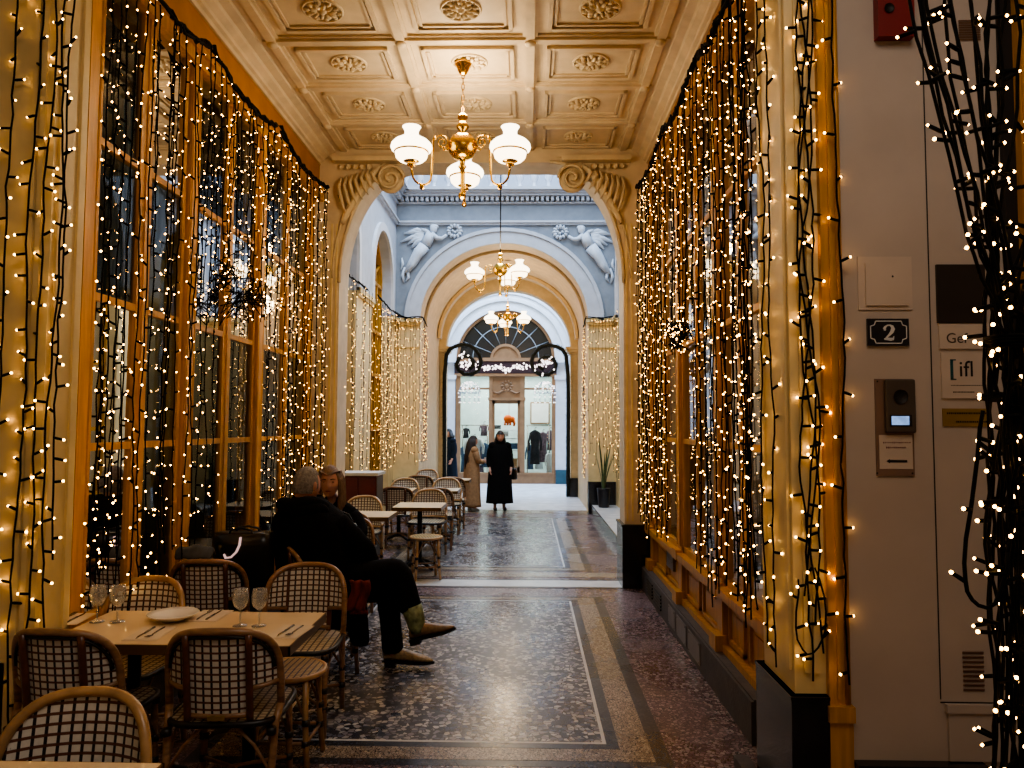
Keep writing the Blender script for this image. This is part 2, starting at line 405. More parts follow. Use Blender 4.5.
# ------------------------------------------------------------------ front bay: storefront walls
POSTS = {-1: [3.72, 4.90, 6.20, 7.62], 1: [3.98, 5.02, 6.30, 7.72]}
ZS, ZT = .66, 4.22
def side_wall(s):
    name = 'wall_left' if s < 0 else 'wall_right'
    w = MB(); P = POSTS[s]
    w.box(sx(s, .0), sx(s, -.35), 3.3, 8.0, ZT+.03, 4.9, 1)                   # frieze
    w.box(sx(s, -.02), sx(s, -.3), 3.3, 8.0, 0, ZS-.02, 0)                    # dado body
    wall = struct(name, w, [M['ochre'], M['frieze']], ('left' if s < 0 else 'right')+' ochre shopfront wall of the arcade', cat='wall')
    for i, y in enumerate(P):                                                # posts
        p = MB(); hw = .072
        p.box(sx(s, .025), sx(s, -.12), y-hw, y+hw, 0, 4.3)
        p.box(sx(s, .035), sx(s, .02), y-hw+.03, y+hw-.03, ZS+.06, ZT-.05)
        for k in (-1, 1): p.tube([(sx(s, .027), y+k*hw*.8, ZS+.05), (sx(s, .027), y+k*hw*.8, ZT)], .010, 6)
        p.box(sx(s, .075), sx(s, 0), y-hw-.02, y+hw+.02, ZS-.06, ZS+.02); p.box(sx(s, .075), sx(s, 0), y-hw-.015, y+hw+.015, .24, .34)
        p.build('post', M['ochre'], wall)
    sl = MB(); sl.box(sx(s, .07), sx(s, -.1), P[0], 8.0, ZS-.05, ZS); sl.box(sx(s, .045), sx(s, -.1), P[0], 8.0, ZS-.08, ZS-.05)
    sl.box(sx(s, .03), sx(s, -.1), P[0], 8.0, .24, .285)
    sl.build('sill', M['ochre'], wall)
    hd = MB(); hd.box(sx(s, .05), sx(s, -.1), P[0], 8.0, ZT-.07, ZT+.06); hd.box(sx(s, .07), sx(s, -.1), P[0], 8.0, ZT+.02, ZT+.06)
    hd.build('head_rail', M['ochre'], wall)
    n0 = 1 if s < 0 else 4
    for i in range(3):
        y0, y1 = P[i]+.08, P[i+1]-.08; ym = (y0+y1)/2
        for (a, b) in ((y0+.04, ym-.05), (ym+.05, y1-.04)):
            d = MB()
            for (p0, p1, q0, q1) in ((a, b, .31, .335), (a, b, ZS-.12, ZS-.095), (a, a+.025, .31, ZS-.095), (b-.025, b, .31, ZS-.095)):
                d.box(sx(s, .0), sx(s, -.03), p0, p1, q0, q1)
            d.box(sx(s, -.012), sx(s, -.03), a+.06, b-.06, .37, ZS-.155)
            d.build('dado_panel', M['ochre'], wall)
        wi = bpy.data.objects.new('window_%d' % (n0+i), None); COL.objects.link(wi)
        tag(wi, '%s bay of tall glazing in the %s shopfront' % (('nearest', 'middle', 'far')[i], 'left' if s < 0 else 'right'), 'window', kind='structure')
        g = MB()
        g.box(sx(s, .01), sx(s, -.03), ym-.032, ym+.032, ZS, ZT)
        g.box(sx(s, .018), sx(s, -.03), ym-.013, ym+.013, ZS, ZT)
        for zz in (1.58, 2.38, 3.22): g.box(sx(s, .008), sx(s, -.03), y0, y1, zz-.02, zz+.02)
        for (a, b) in ((y0, ym-.03), (ym+.03, y1)):
            for yy in (a+.02, b-.02): g.box(sx(s, .01), sx(s, -.02), yy-.02, yy+.02, ZS, ZT)
            g.box(sx(s, .01), sx(s, -.02), a, b, ZS, ZS+.05)
        g.build('window_frame', M['ochre'], wi)
        for (a, b) in ((y0, ym-.03), (ym+.03, y1)):
            for (q0, q1) in ((ZS, 1.58), (1.58, 2.38), (2.38, 3.22), (3.22, ZT)):
                p = MB(); x = sx(s, -.01); p.add([(x, a, q0), (x, b, q0), (x, b, q1), (x, a, q1)], [(0, 1, 2, 3)]); p.build('pane', M['glass'] if s < 0 else M['glass_right'], wi)
    sk = MB(); sk.box(sx(s, .1), sx(s, -.2), P[0]+.1, 7.9, 0, .23); sk.box(sx(s, .085), sx(s, -.2), P[0]+.1, 7.9, .23, .24)
    b = struct('baseboard_'+('left' if s < 0 else 'right'), sk, M['skirting'], 'grey stone skirting along the foot of the %s shopfront' % ('left' if s < 0 else 'right'))
    if s > 0:
        for (y0, y1) in ((5.25, 5.62), (5.7, 6.05), (6.12, 6.4)):
            q = MB(); x = sx(s, .106)
            q.box(x, x+.01, y0, y1, .045, .2)
            for yy in (y0+.03, y1-.03):
                for zz in (.06, .185): q.ell((x, yy, zz), (.005, .007, .007), 6, 4)
            q.build('access_plate', M['skirt_metal'], b)
        for (y0, y1) in ((6.75, 7.1), (7.2, 7.5)):
            q = MB(); x = sx(s, .106)
            for k in range(5): q.obox((x, (y0+y1)/2, .06+k*.03), (.012, y1-y0, .016), (0, R(35), 0))
            q.build('vent_grille', M['iron'], b)
    return wall
wl = side_wall(-1); wr = side_wall(1)
lp = MB(); lp.box(sx(1, .012), sx(1, -.02), 6.66, 6.96, .42, .56); lp.box(sx(1, .016), sx(1, 0), 6.70, 6.92, .485, .5)
lp.build('letter_plate', M['skirt_metal'], wr)

# rooms behind the glazing
for s in (-1, 1):
    r_ = MB(); x0, x1 = sx(s, -.34), sx(s, -1.6)
    m = M['room_dark'] if s < 0 else M['room_grey']
    r_.box(x1, x1+s*.1, 3.3, 8.4, -.2, 4.6, 0)
    r_.box(sx(s, -.1), x1, 3.62, 3.7, -.2, 4.6, 0); r_.box(sx(s, -.36), x1, 8.0, 8.1, -.2, 4.6, 0)
    r_.box(sx(s, -.3), x1, 3.3, 8.4, -.2, 0, 0); r_.box(sx(s, -.3), x1, 3.3, 8.4, 4.6, 4.7, 0)
    struct('wall_shop_'+('left' if s < 0 else 'right'), r_, m, 'dim shop interior behind the %s glazing' % ('left' if s < 0 else 'right'), cat='wall')
pn = MB(); pn.box(-2.68, -2.66, 5.0, 6.15, .02, 2.9); 
tag(pn.build('notice_board', M['room_grey']), 'grey green notice board behind the middle left window', 'notice board')
for k, (y0, y1, z0, z1) in enumerate(((5.3, 5.5, 1.98, 2.3), (5.3, 5.5, 1.62, 1.95), (5.3, 5.52, .95, 1.35))):
    q = MB(); q.box(-2.659, -2.652, y0, y1, z0, z1); 
    for j in range(5): q.box(-2.651, -2.6515, y0+.02, y1-.02-.02*(j % 3), z0+.04+j*(z1-z0-.08)/5, z0+.055+j*(z1-z0-.08)/5, 1)
    tag(q.build('poster', [M['poster'], M['room_dark']]), ('upper pink menu sheet', 'middle pink menu sheet', 'lowest pink menu sheet')[k]+' on the panel behind the middle left window', 'poster', 'pink sheets behind the left window')
for k, (y0, y1, z0, z1) in enumerate(((4.1, 4.35, 1.7, 3.9), (4.62, 4.95, 1.9, 3.9), (5.3, 5.7, 2.5, 3.9))):
    q = MB(); n = 30
    q.grid(lambda u, v: (-2.75+.025*math.sin(u*40), y0+(y1-y0)*u, v), [i/n for i in range(n+1)], [z0, (z0+z1)/2, z1])
    tag(q.build('drape', M['room_blue']), ('blue drape behind the left half of the nearest left window', 'blue drape behind the right half of the nearest left window', 'blue drape high behind the middle left window')[k], 'drape', 'blue drapes behind glass')
for k, (y0, y1) in enumerate(((4.12, 5.0), (5.25, 6.35), (6.6, 7.7))):
    q = MB(); n = 60
    q.grid(lambda u, v: (1.72+.02*math.sin(u*70), y0+(y1-y0)*u, v), [i/n for i in range(n+1)], [.7, 2.2, 4.1])
    tag(q.build('net_curtain', M['room_pale']), ('pale net curtain behind the nearest right window', 'pale net curtain behind the middle right window', 'pale net curtain behind the far right window')[k], 'curtain', 'pale net curtains behind glass')
wt = MB(); wt.box(-3.3, -3.26, 3.9, 5.0, 2.52, 2.58)
tag(wt.build('tube_lamp', emit('shop_tube', (.8, .9, 1), 9)), 'white strip light glimpsed through the nearest left window', 'lamp')

# cornice and ceiling
for s in (-1, 1):
    c = MB(); prof = [(-.05, 4.56), (.02, 4.56), (.025, 4.59), (.05, 4.60), (.055, 4.625), (.10, 4.655), (.11, 4.68), (.17, 4.70), (.175, 4.72), (.24, 4.73), (.24, 4.85), (-.05, 4.85)]
    c.prism(prof, lambda a, b, d: (sx(s, a), d, b), 3.3, 8.0)
    struct('trim_%d' % (2 if s < 0 else 3), c, M['cream_dk'], '%s moulded cornice under the coffered ceiling' % ('left' if s < 0 else 'right'), cat='cornice')
ce = MB(); ce.box(-2.7, 1.7, 3.2, 8.0, ZC, ZC+.2)
ceil = struct('ceiling', ce, M['cream_dk'], 'cream coffered plaster ceiling of the near bay')
RXS = [-2.03, -1.01, .01, 1.03]; RYS = [4.05+.80*k for k in range(6)]
rb = MB()
for x in RXS:
    rb.box(x-.035, x+.035, 3.3, 8.0, ZC-.045, ZC); rb.box(x-.06, x+.06, 3.3, 8.0, ZC-.02, ZC)
for y in RYS:
    rb.box(-2.1, 1.1, y-.03, y+.03, ZC-.04, ZC); rb.box(-2.1, 1.1, y-.055, y+.055, ZC-.018, ZC)
rb.build('rib', M['cream_dk'], ceil)
bd = MB()
for x in RXS:
    for y in RYS: bd.ell((x, y, ZC-.05), (.045, .045, .025), 10, 6)
bd.build('boss', M['cream_dk'], ceil)
pan = None
for i in range(3):
    for j in range(5):
        xc, yc = (RXS[i]+RXS[i+1])/2, (RYS[j]+RYS[j+1])/2
        if pan is None:
            f = MB(); hx, hy = .375, .27
            for (o_, t_, d_) in ((0, .03, .028), (.045, .02, .016)):
                X, Y = hx-o_, hy-o_
                f.box(-X, X, -Y, -Y+t_, -d_, 0); f.box(-X, X, Y-t_, Y, -d_, 0); f.box(-X, -X+t_, -Y, Y, -d_, 0); f.box(X-t_, X, -Y, Y, -d_, 0)
            pan = f.build('panel_moulding', M['cream_dk'], ceil)
            g = MB(); g.lathe([(.0, -.035), (.02, -.03), (.03, -.012), (.045, -.01)], seg=16)
            for k in range(10):
                a = 2*PI*k/10
                g.ell((.075*math.cos(a), .075*math.sin(a)*.9, -.012), (.036, .017, .02), 8, 5, rot=(0, 0, a))
                g.ell((.115*math.cos(a+.3), .115*math.sin(a+.3)*.9, -.008), (.03, .02, .016), 8, 5, rot=(0, 0, a+.3))
            g.lathe([(.135, 0), (.138, -.014), (.15, -.014), (.155, 0)], seg=28)
            ros = g.build('rosette', M['plaster_relief'], ceil)
            a, b = pan, ros
        else:
            a = pan.copy(); b = ros.copy(); COL.objects.link(a); COL.objects.link(b)
        a.location = (xc, yc, ZC); b.location = (xc, yc, ZC)

# ------------------------------------------------------------------ near piers
def pier(name, x0, x1, y0, y1, zb, zt, s, label, m=M['cream']):
    p = MB(); p.box(x0, x1, y0, y1, zb, zt)
    xi = x1 if s < 0 else x0
    n = struct(name, p, m, label, cat='pier')
    q = MB()                                                              # raised fillets on the faces
    for yy in (y0+.05, y1-.05): q.box(xi-s*.012, xi+s*.01, yy-.018, yy+.018, zb+.1, zt)
    fx0, fx1 = min(x0, x1), max(x0, x1); fi = fx1 if s < 0 else fx0
    for k in (.05, .09, .30): q.box(fi+s*(k-.012), fi+s*(k+.012), y0-.014, y0, zb+.1, zt)
    q.build('fillet', m, n)
    return n
pier('trim_4', -2.95, -2.19, 3.30, 3.55, 0, 4.7, -1, 'cream panelled pier at the left edge')
pr = pier('trim_5', 1.15, 1.29, 3.27, 3.68, .55, 4.7, 1, 'cream pier hung with fairy lights on the right')
b = MB(); b.box(1.12, 1.282, 3.23, 3.72, 0, .56); b.box(1.115, 1.282, 3.225, 3.725, .545, .56)
b.build('plinth', M['black_stone'], pr)
oc = MB(); oc.box(1.284, 1.375, 3.24, 3.40, .52, 5.2); oc.box(1.272, 1.38, 3.21, 3.40, .46, .525); oc.box(1.28, 1.376, 3.225, 3.40, 0, .46); oc.box(1.318, 1.333, 3.232, 3.24, .55, 5.2); oc.tube([(1.36, 3.238, .53), (1.36, 3.238, 5.2)], .012, 6)
struct('trim_6', oc, M['ochre'], 'ochre moulded door casing with a stepped foot', cat='casing')
st = MB(); st.box(1.04, 1.112, 3.1, 3.84, .004, .055); st.box(1.05, 1.112, 3.84, 3.88, .004, .04)
tag(st.build('kerb_stone', M['skirting']), 'low grey stone block on the floor beside the black plinth', 'kerb stone', kind='structure')

# ------------------------------------------------------------------ wall with the house number
wf = MB(); wf.box(1.374, 2.08, 3.25, 3.6, 0, 5.2)
wn = struct('wall_front', wf, M['grey_wall'], 'warm grey wall with house number and intercom', cat='wall')
q = MB(); q.box(1.753, 1.757, 3.247, 3.25, .55, 5.2); q.box(1.753, 2.08, 3.2475, 3.25, .535, .54)
q.build('door_seam', M['ink'], wn)
q = MB(); q.box(1.78, 2.07, 3.235, 3.25, .3, .5); q.box(1.77, 2.08, 3.225, 3.25, .5, .535); q.build('door_plinth', M['grey_wall'], wn)
q = MB(); q.box(1.38, 1.92, 3.19, 3.26, 0, .295); q.build('plinth', M['black_stone'], wn)
q = MB(); q.box(2.08, 2.13, 3.22, 3.4, 0, 5.2); q.build('dark_gap', M['ink'], wn)
q = MB(); q.box(2.13, 2.32, 3.18, 3.4, 0, 5.2); q.tube([(2.15, 3.175, 0), (2.15, 3.175, 5.2)], .014, 6); q.box(2.2, 2.28, 3.165, 3.19, .4, 5.0)
struct('trim_7', q, M['ochre'], 'ochre door post at the right edge', cat='post')
FY = 3.25
def fp(x, y): p = at(x, y, Y=FY); return p.x, p.z
def plate(mb, x0, y0, x1, y1, d0, d1, mi=0):
    a = fp(x0, y0); c = fp(x1, y1); mb.box(a[0], c[0], FY-d1, FY-d0, c[1], a[1], mi)
def stroke(mb, pts, w, d, mi=0):
    ws = w if isinstance(w, list) else [w]*len(pts)
    P = [Vector((p[0], p[1])) for p in pts]; L = []; Rr = []
    for i in range(len(P)):
        t = (P[min(i+1, len(P)-1)]-P[max(i-1, 0)]).normalized(); nn = Vector((-t.y, t.x))
        L.append(P[i]+nn*ws[i]/2); Rr.append(P[i]-nn*ws[i]/2)
    vs = [(q.x, d, q.y) for q in L]+[(q.x, d, q.y) for q in Rr]; n = len(P)
    mb.add(vs, [(i, i+1, n+i+1, n+i) for i in range(n-1)], mi)
# blank box cover
hb = MB(); plate(hb, 857, 257, 912, 310, 0, .006, 0); plate(hb, 864, 264, 907, 306, .006, .014, 0)
x, zz = fp(891, 277); hb.ell((x, FY-.015, zz), (.004, .003, .004), 8, 5, 1)
tag(hb.build('junction_cover', [M['sign_plate'], M['ink']]), 'blank pale square cover plate above the house number', 'cover plate')
# number plate 2
t = thing('house_number_sign', 'dark enamel house number plate reading 2 with a white line border', 'sign', (0, 0, 0))
q = MB(); plate(q, 866, 319, 908, 346, 0, .012); q.build('sign_plate', M['enamel'], t)
q = MB(); (x0, z1), (x1, z0) = fp(869, 321.5), fp(905.3, 343.6); c_ = .022
for pts in ([(x0+c_, z1), (x1-c_, z1)], [(x0+c_, z0), (x1-c_, z0)], [(x0, z0+c_), (x0, z1-c_)], [(x1, z0+c_), (x1, z1-c_)],
            [(x0, z1-c_), (x0+c_*.75, z1-c_*.75), (x0+c_, z1)], [(x1, z1-c_), (x1-c_*.75, z1-c_*.75), (x1-c_, z1)],
            [(x0, z0+c_), (x0+c_*.75, z0+c_*.75), (x0+c_, z0)], [(x1, z0+c_), (x1-c_*.75, z0+c_*.75), (x1-c_, z0)]): stroke(q, pts, .0045, FY-.0135)
q.build('border', M['sign_white'], t)
q = MB(); cx, cz = fp(887.3, 333); h = .068
pts = [(-.28, .22), (-.22, .36), (-.08, .47), (.08, .48), (.22, .40), (.27, .24), (.20, .06), (.04, -.14), (-.14, -.30), (-.26, -.44)]
stroke(q, [(cx+a*h, cz+b_*h) for a, b_ in pts], [v*h for v in (.20, .15, .09, .10, .19, .26, .24, .15, .10, .08)], FY-.0135)
stroke(q, [(cx-.30*h, cz-.42*h), (cx-.1*h, cz-.40*h), (cx+.12*h, cz-.43*h), (cx+.30*h, cz-.40*h)], [v*h for v in (.10, .18, .2, .16)], FY-.0137)
stroke(q, [(cx+.27*h, cz-.44*h), (cx+.32*h, cz-.22*h)], [.09*h, .05*h], FY-.0139)
q.lathe([(.0, 0), (.085*h, 0)], (cx-.25*h, FY-.014, cz+.2*h), 14, mat3=Matrix.Rotation(PI/2, 3, 'X'))
q.build('numeral', M['sign_white'], t)
# intercom
t = thing('intercom', 'steel door intercom with lit blue screen and a paper notice with arrow', 'intercom')
q = MB(); plate(q, 874, 379, 914, 476, 0, .008); q.build('back_plate', M['panel_bronze'], t)
q = MB(); plate(q, 882, 379.5, 913.5, 433, .008, .03); o = q.build('speaker_unit', M['panel_steel'], t)
bv = o.modifiers.new('b', 'BEVEL'); bv.width = .008; bv.segments = 3
q = MB(); x, zz = fp(897, 397); q.lathe([(0, 0), (.029, 0), (.031, .004)], (x, FY-.031, zz), 24, mat3=Matrix.Rotation(PI/2, 3, 'X')); q.build('camera_lens', M['ink'], t)
q = MB(); plate(q, 886.5, 415, 908.5, 426.5, .03, .032); q.build('screen_bezel', M['ink'], t)
q = MB(); plate(q, 888, 416.2, 905.5, 425, .032, .033); o = q.build('screen', M['screen'], t)
q = MB(); plate(q, 878, 435, 912, 469, .008, .010); note = q.build('paper_notice', M['sign_plate'], t)
q = MB()
x0, zz = fp(885.5, 461); x1, _ = fp(906, 461); stroke(q, [(x0+.012, zz), (x1, zz)], .0105, FY-.0112); q.add([(x0-.002, FY-.0112, zz), (x0+.014, FY-.0112, zz+.009), (x0+.014, FY-.0112, zz-.009)], [(0, 1, 2)]); q.build('arrow', M['ink'], note)
q = MB()
for (xa, xb, yy) in ((882, 908, 442.5), (885, 904, 447.5)):
    xx = xa
    while xx < xb:
        wdt = random.uniform(.7, 1.4); a, zz = fp(xx, yy); b2, _ = fp(xx+wdt, yy); stroke(q, [(a, zz+random.uniform(-.001, .001)), (b2, zz)], random.uniform(.004, .008), FY-.0112); xx += wdt+.9
q.build('lettering', M['red_ink'], note)
q = MB()
for (a, b2) in ((876.5, 381.5), (911.5, 381.5), (876.5, 473), (911.5, 473)):
    x, zz = fp(a, b2); q.ell((x, FY-.009, zz), (.004, .003, .004), 8, 5)
q.build('screw', M['ink'], t)
# red box
t = MB(); plate(t, 872, -40, 910, 41, 0, .045); o = tag(t.build('alarm_box', M['red_box']), 'dark red alarm box high on the grey wall', 'alarm box')
q = MB(); a, zz = fp(884, 14); q.lathe([(0, 0), (.02, 0), (.022, .004)], (a, FY-.047, zz), 16, mat3=Matrix.Rotation(PI/2, 3, 'X')); q.build('button', M['ink'], o)
# signs on the door leaf
q = MB(); plate(q, 935, 265, 985, 323, 0, .012); tag(q.build('sign_plaque', M['sign_dark']), 'dark brown blank plaque half hidden by the light bundle', 'sign')
def text(body, x, y, size, m, parent, d, name='lettering'):
    c = bpy.data.curves.new(name, 'FONT'); c.body = body; c.size = size; c.align_x = 'LEFT'; c.extrude = .0005
    o = bpy.data.objects.new(name, c); COL.objects.link(o); o.parent = parent
    a, zz = fp(x, y); c.materials.append(m); dg = bpy.context.evaluated_depsgraph_get(); me = bpy.data.meshes.new_from_object(o.evaluated_get(dg)); bpy.data.objects.remove(o)
    o = bpy.data.objects.new(name, me); COL.objects.link(o); o.parent = parent; o.location = (a, FY-d, zz); o.rotation_euler = (PI/2, 0, 0); return o
q = MB(); plate(q, 938, 324, 990, 349, 0, .008); o = tag(q.build('sign_plaque', M['sign_plate']), 'pale plaque with outlined letters Gef below the dark plaque', 'sign')
text('Gef', 945, 343, .062, M['panel_steel'], o, .009)
q = MB(); plate(q, 940, 352.5, 990, 398.5, 0, .008); o = tag(q.build('sign_plaque', M['sign_plate']), 'pale square plaque with a teal bracket and the letters ifl', 'sign')
q = MB(); a, z1 = fp(949, 359.5); _, z0 = fp(949, 380); q.box(a, a+.012, FY-.0095, FY-.008, z0, z1); q.box(a, a+.024, FY-.0095, FY-.008, z1-.005, z1); q.box(a, a+.024, FY-.0095, FY-.008, z0, z0+.005); q.build('bracket', M['teal'], o)
text('ifl', 957.5, 376.5, .098, M['ink'], o, .009)
for (xa, xb, yy, w) in ((950, 985, 385.5, .0035), (952, 972, 392.2, .006)):
    q = MB(); xx = xa
    while xx < xb:
        wdt = random.uniform(.8, 1.6); a, zz = fp(xx, yy); b2, _ = fp(xx+wdt, yy); stroke(q, [(a, zz), (b2, zz)], w, FY-.0085); xx += wdt+.4
    q.build('lettering', M['panel_steel'], o)
q = MB(); plate(q, 942, 408.5, 990, 426.5, 0, .006); o = tag(q.build('sign_plaque', M['gold_plate']), 'brass plaque with worn dark lettering under the pale plaques', 'sign')
q = MB()
for (xa, xb, yy) in ((946, 985, 413.3), (955, 985, 421.8)):
    xx = xa
    while xx < xb:
        wdt = random.uniform(.9, 2); a, zz = fp(xx, yy); b2, _ = fp(xx+wdt, yy); stroke(q, [(a, zz), (b2, zz)], .008, FY-.0065); xx += wdt+.5
q.build('lettering', M['ink'], o)
for k, (xa, ya, xb, yb) in enumerate(((958, 20, 980, 41), (962, 650, 984, 692))):
    q = MB(); (x0, z1), (x1, z0) = fp(xa, ya), fp(xb, yb); n = 9
    for i in range(n): q.obox(((x0+x1)/2, FY-.004, z0+(z1-z0)*(i+.5)/n), (x1-x0, .004, (z1-z0)/n*.55), (R(25), 0, 0))
    tag(q.build('vent', M['panel_bronze']), ('small louvred vent high on the door leaf', 'small louvred vent low on the door leaf')[k], 'vent')

# ------------------------------------------------------------------ unseen shell behind the camera, added to keep sky light off the foreground
v = MB(); v.box(-2.95, 3.4, -3.1, -3, 0, 5.2); struct('wall_sky_block_back', v, M['grey_wall'], 'plain wall added behind the viewer to keep sky light out')
v = MB(); v.box(-2.95, 3.4, -3, 3.3, 5.2, 5.4); v.box(-2.95, 1.4, 3.2, 3.4, 4.85, 5.4); struct('ceiling_sky_block', v, M['cream_dk'], 'plain ceiling added over the viewer to keep sky light out', cat='ceiling')
v = MB(); v.box(-3.05, -2.95, -3, 3.4, 0, 5.2); struct('wall_sky_block_left', v, M['cream'], 'wall added left of the viewer to keep sky light out', cat='wall')
v = MB(); v.box(3.4, 3.5, -3, 3.4, 0, 5.2); v.box(2.3, 3.4, 3.25, 3.4, 0, 5.2); struct('wall_sky_block_right', v, M['grey_wall'], 'wall added right of the viewer to keep sky light out', cat='wall')
# ------------------------------------------------------------------ arches
def strip_arch(mb, fn, us, zf, zt, d0, d1, mi=0, smi=None):
    """wall above a curve zf(u) up to zt between depths d0 and d1"""
    smi = mi if smi is None else smi
    n = len(us); vs = []
    for u in us:
        vs += [fn(u, d0, zf(u)), fn(u, d0, zt), fn(u, d1, zt), fn(u, d1, zf(u))]
    for i in range(n-1):
        a, b = 4*i, 4*(i+1)
        mb.add([vs[a], vs[a+1], vs[b+1], vs[b]], [(0, 1, 2, 3)], mi)
        mb.add([vs[a+3], vs[a+2], vs[b+2], vs[b+3]], [(0, 1, 2, 3)], mi)
        mb.add([vs[a+1], vs[a+2], vs[b+2], vs[b+1]], [(0, 1, 2, 3)], mi)
        mb.add([vs[a], vs[b], vs[b+3], vs[a+3]], [(0, 1, 2, 3)], smi, True)
def cosp(c, r, n=28): return [c+r*math.cos(PI-PI*i/n) for i in range(n+1)]
def archf(c, r, zs, rz): return lambda u: zs+rz*math.sqrt(max(0, 1-((u-c)/r)**2))
def band(mb, fn, c, zs, r0, r1, rz0, rz1, d0, d1, n=32, mi=0):
    vs = []
    for i in range(n+1):
        a = PI-PI*i/n; co, si = math.cos(a), math.sin(a)
        vs += [fn(c+r0*co, d0, zs+rz0*si), fn(c+r1*co, d0, zs+rz1*si), fn(c+r1*co, d1, zs+rz1*si), fn(c+r0*co, d1, zs+rz0*si)]
    fs = []
    for i in range(n):
        for k in range(4):
            a, b = 4*i+k, 4*i+(k+1) % 4
            fs.append((a, b, b+4, a+4))
    fs += [(0, 1, 2, 3), (4*n, 4*n+1, 4*n+2, 4*n+3)]
    mb.add(vs, fs, mi)
Yf = lambda u, d, z: (u, d, z)

# first arch (Y 7.95 .. 8.35)
A0, A1 = -2.06, 1.03
def zopen(x):
    d = min(x-A0, A1-x)
    return 4.58 if d > .80 else 3.25+1.33*math.sqrt(max(0, 1-(1-max(d, 0)/.80)**2.1))
us = sorted(set([A0+.80*(1-math.cos(PI/2*i/14)) for i in range(15)]+[A1-.80*(1-math.cos(PI/2*i/14)) for i in range(15)]))
w = MB(); strip_arch(w, Yf, us, zopen, 4.8, 7.95, 8.35, 0)
w.box(-2.75, A0, 7.95, 8.35, 0, 4.8); w.box(A1, 1.75, 7.95, 8.35, 0, 4.8)
w.box(-2.75, 1.75, 7.98, 8.35, 4.8, 7.6, 0)
far = struct('wall_arch', w, M['cream_dk'], 'cream basket arch on piers ending the near bay', cat='arch wall')
# archivolt along the curve, pier mouldings, consoles
q = MB()
for s in (-1, 1):
    pts = [(XC-.015+s*(abs((A1-A0)/2)-d), 7.94, zopen(A0+d)) for d in [.80*(1-math.cos(PI/2*i/16)) for i in range(17)]]
    q.tube(pts, .02, 6); q.tube([(p[0]+s*.075, p[1], p[2]+.05) for p in pts], .012, 6)
q.build('archivolt', M['plaster_relief'], far)
for s in (-1, 1):
    q = MB(); xe = A0 if s < 0 else A1
    for k in (.03, .085, .19): q.box(xe+s*(k-.01), xe+s*(k+.01), 7.935, 7.95, .7, 3.9)
    q.build('fillet', M['cream'], far)
    c = MB(); c.box(xe-s*.03, xe+s*.3, 7.9, 8.38, 0, .66); c.box(xe-s*.04, xe+s*.3, 7.89, 8.39, .645, .665); c.build('plinth', M['black_stone'], far)
    # console: scroll with leaf carving
    k = MB(); xc = XC-.015+s*1.12
    sp = []
    for i in range(40):
        a = i/39*3.6*PI; r = .155*(1-i/44); sp.append((xc+s*(-.13)-s*r*math.cos(a)*1.0, 7.86, 4.38+r*math.sin(a)))
    k.tube(sp, .018, 6)
    k.ell((xc-s*.13, 7.93, 4.38), (.15, .04, .15), 18, 8)
    body = []
    for i in range(15):
        t_ = i/14; x = xc+s*(-.02+.42*t_); body.append((x, 7.89, 4.52-.62*t_**1.6-.04*math.sin(t_*PI)))
    k.tube([(p[0], p[1]+.03, p[2]) for p in body], [.03+.02*math.sin(i/14*PI) for i in range(15)], 8)
    for i in range(7):
        t_ = i/6; x = xc+s*(.05+.36*t_)
        k.tube([(x, 7.9, 4.50-.1*t_), (x+s*.02, 7.87, 4.44-.16*t_), (x-s*.02, 7.87, 4.36-.25*t_), (x-s*.06, 7.9, 4.32-.33*t_)], [.012, .022, .02, .008], 6)
    for i in range(5):
        x = xc+s*(.1+.075*i); k.lathe([(0, -.02), (.03, -.015), (.034, 0)], (x, 7.9, 4.52), 10, mat3=Matrix.Rotation(PI/2, 3, 'X'))
    k.box(min(xc-s*.25, xc+s*.5), max(xc-s*.25, xc+s*.5), 7.84, 7.95, 4.57, 4.62)
    k.build('console', M['plaster_relief'], far)

# ------------------------------------------------------------------ skylit court (Y 8.35 .. 14.6)
CX0, CX1, CY0, CY1 = -2.65, 1.72, 8.35, 14.6
ZI = 3.78
AC, AR = -.48, 1.67
# far wall
w = MB(); w.box(CX0-.4, AC-AR, CY1, CY1+.5, 0, ZI, 1); w.box(AC+AR, CX1+.4, CY1, CY1+.5, 0, ZI, 1)
us = cosp(AC, AR, 36); strip_arch(w, Yf, us, archf(AC, AR, ZI, 1.56), 6.4, CY1, CY1+.5, 0, 2)
w.box(CX0-.4, AC-AR, CY1, CY1+.5, ZI, 6.4, 0); w.box(AC+AR, CX1+.4, CY1, CY1+.5, ZI, 6.4, 0)
wc = struct('wall_court_back', w, [M['blue'], M['cream'], M['tan']], 'blue grey court wall pierced by the large round arch', cat='wall')
q = MB(); band(q, Yf, AC, ZI, AR, AR+.31, 1.56, 1.86, CY1-.06, CY1); band(q, Yf, AC, ZI, AR+.24, AR+.31, 1.79, 1.86, CY1-.09, CY1-.05); q.build('archivolt', M['bluelt'], wc)
q = MB()
for a, b in ((CX0, AC-AR), (AC+AR, CX1)):
    for (z0, z1, d) in ((3.70, 3.75, .05), (3.75, 3.83, .09), (3.25, 3.29, .03)): q.box(a-(.0 if a < -1 else d*.5), b+(d*.5 if a < -1 else 0), CY1-d, CY1, z0, z1)
q.build('impost', M['cream'], wc)
for a, b in ((CX0, AC-AR), (AC+AR, CX1)):
    q = MB(); q.box(a, b, CY1-.05, CY1+.2, .0, .62); q.build('plinth', M['black_stone'], wc)
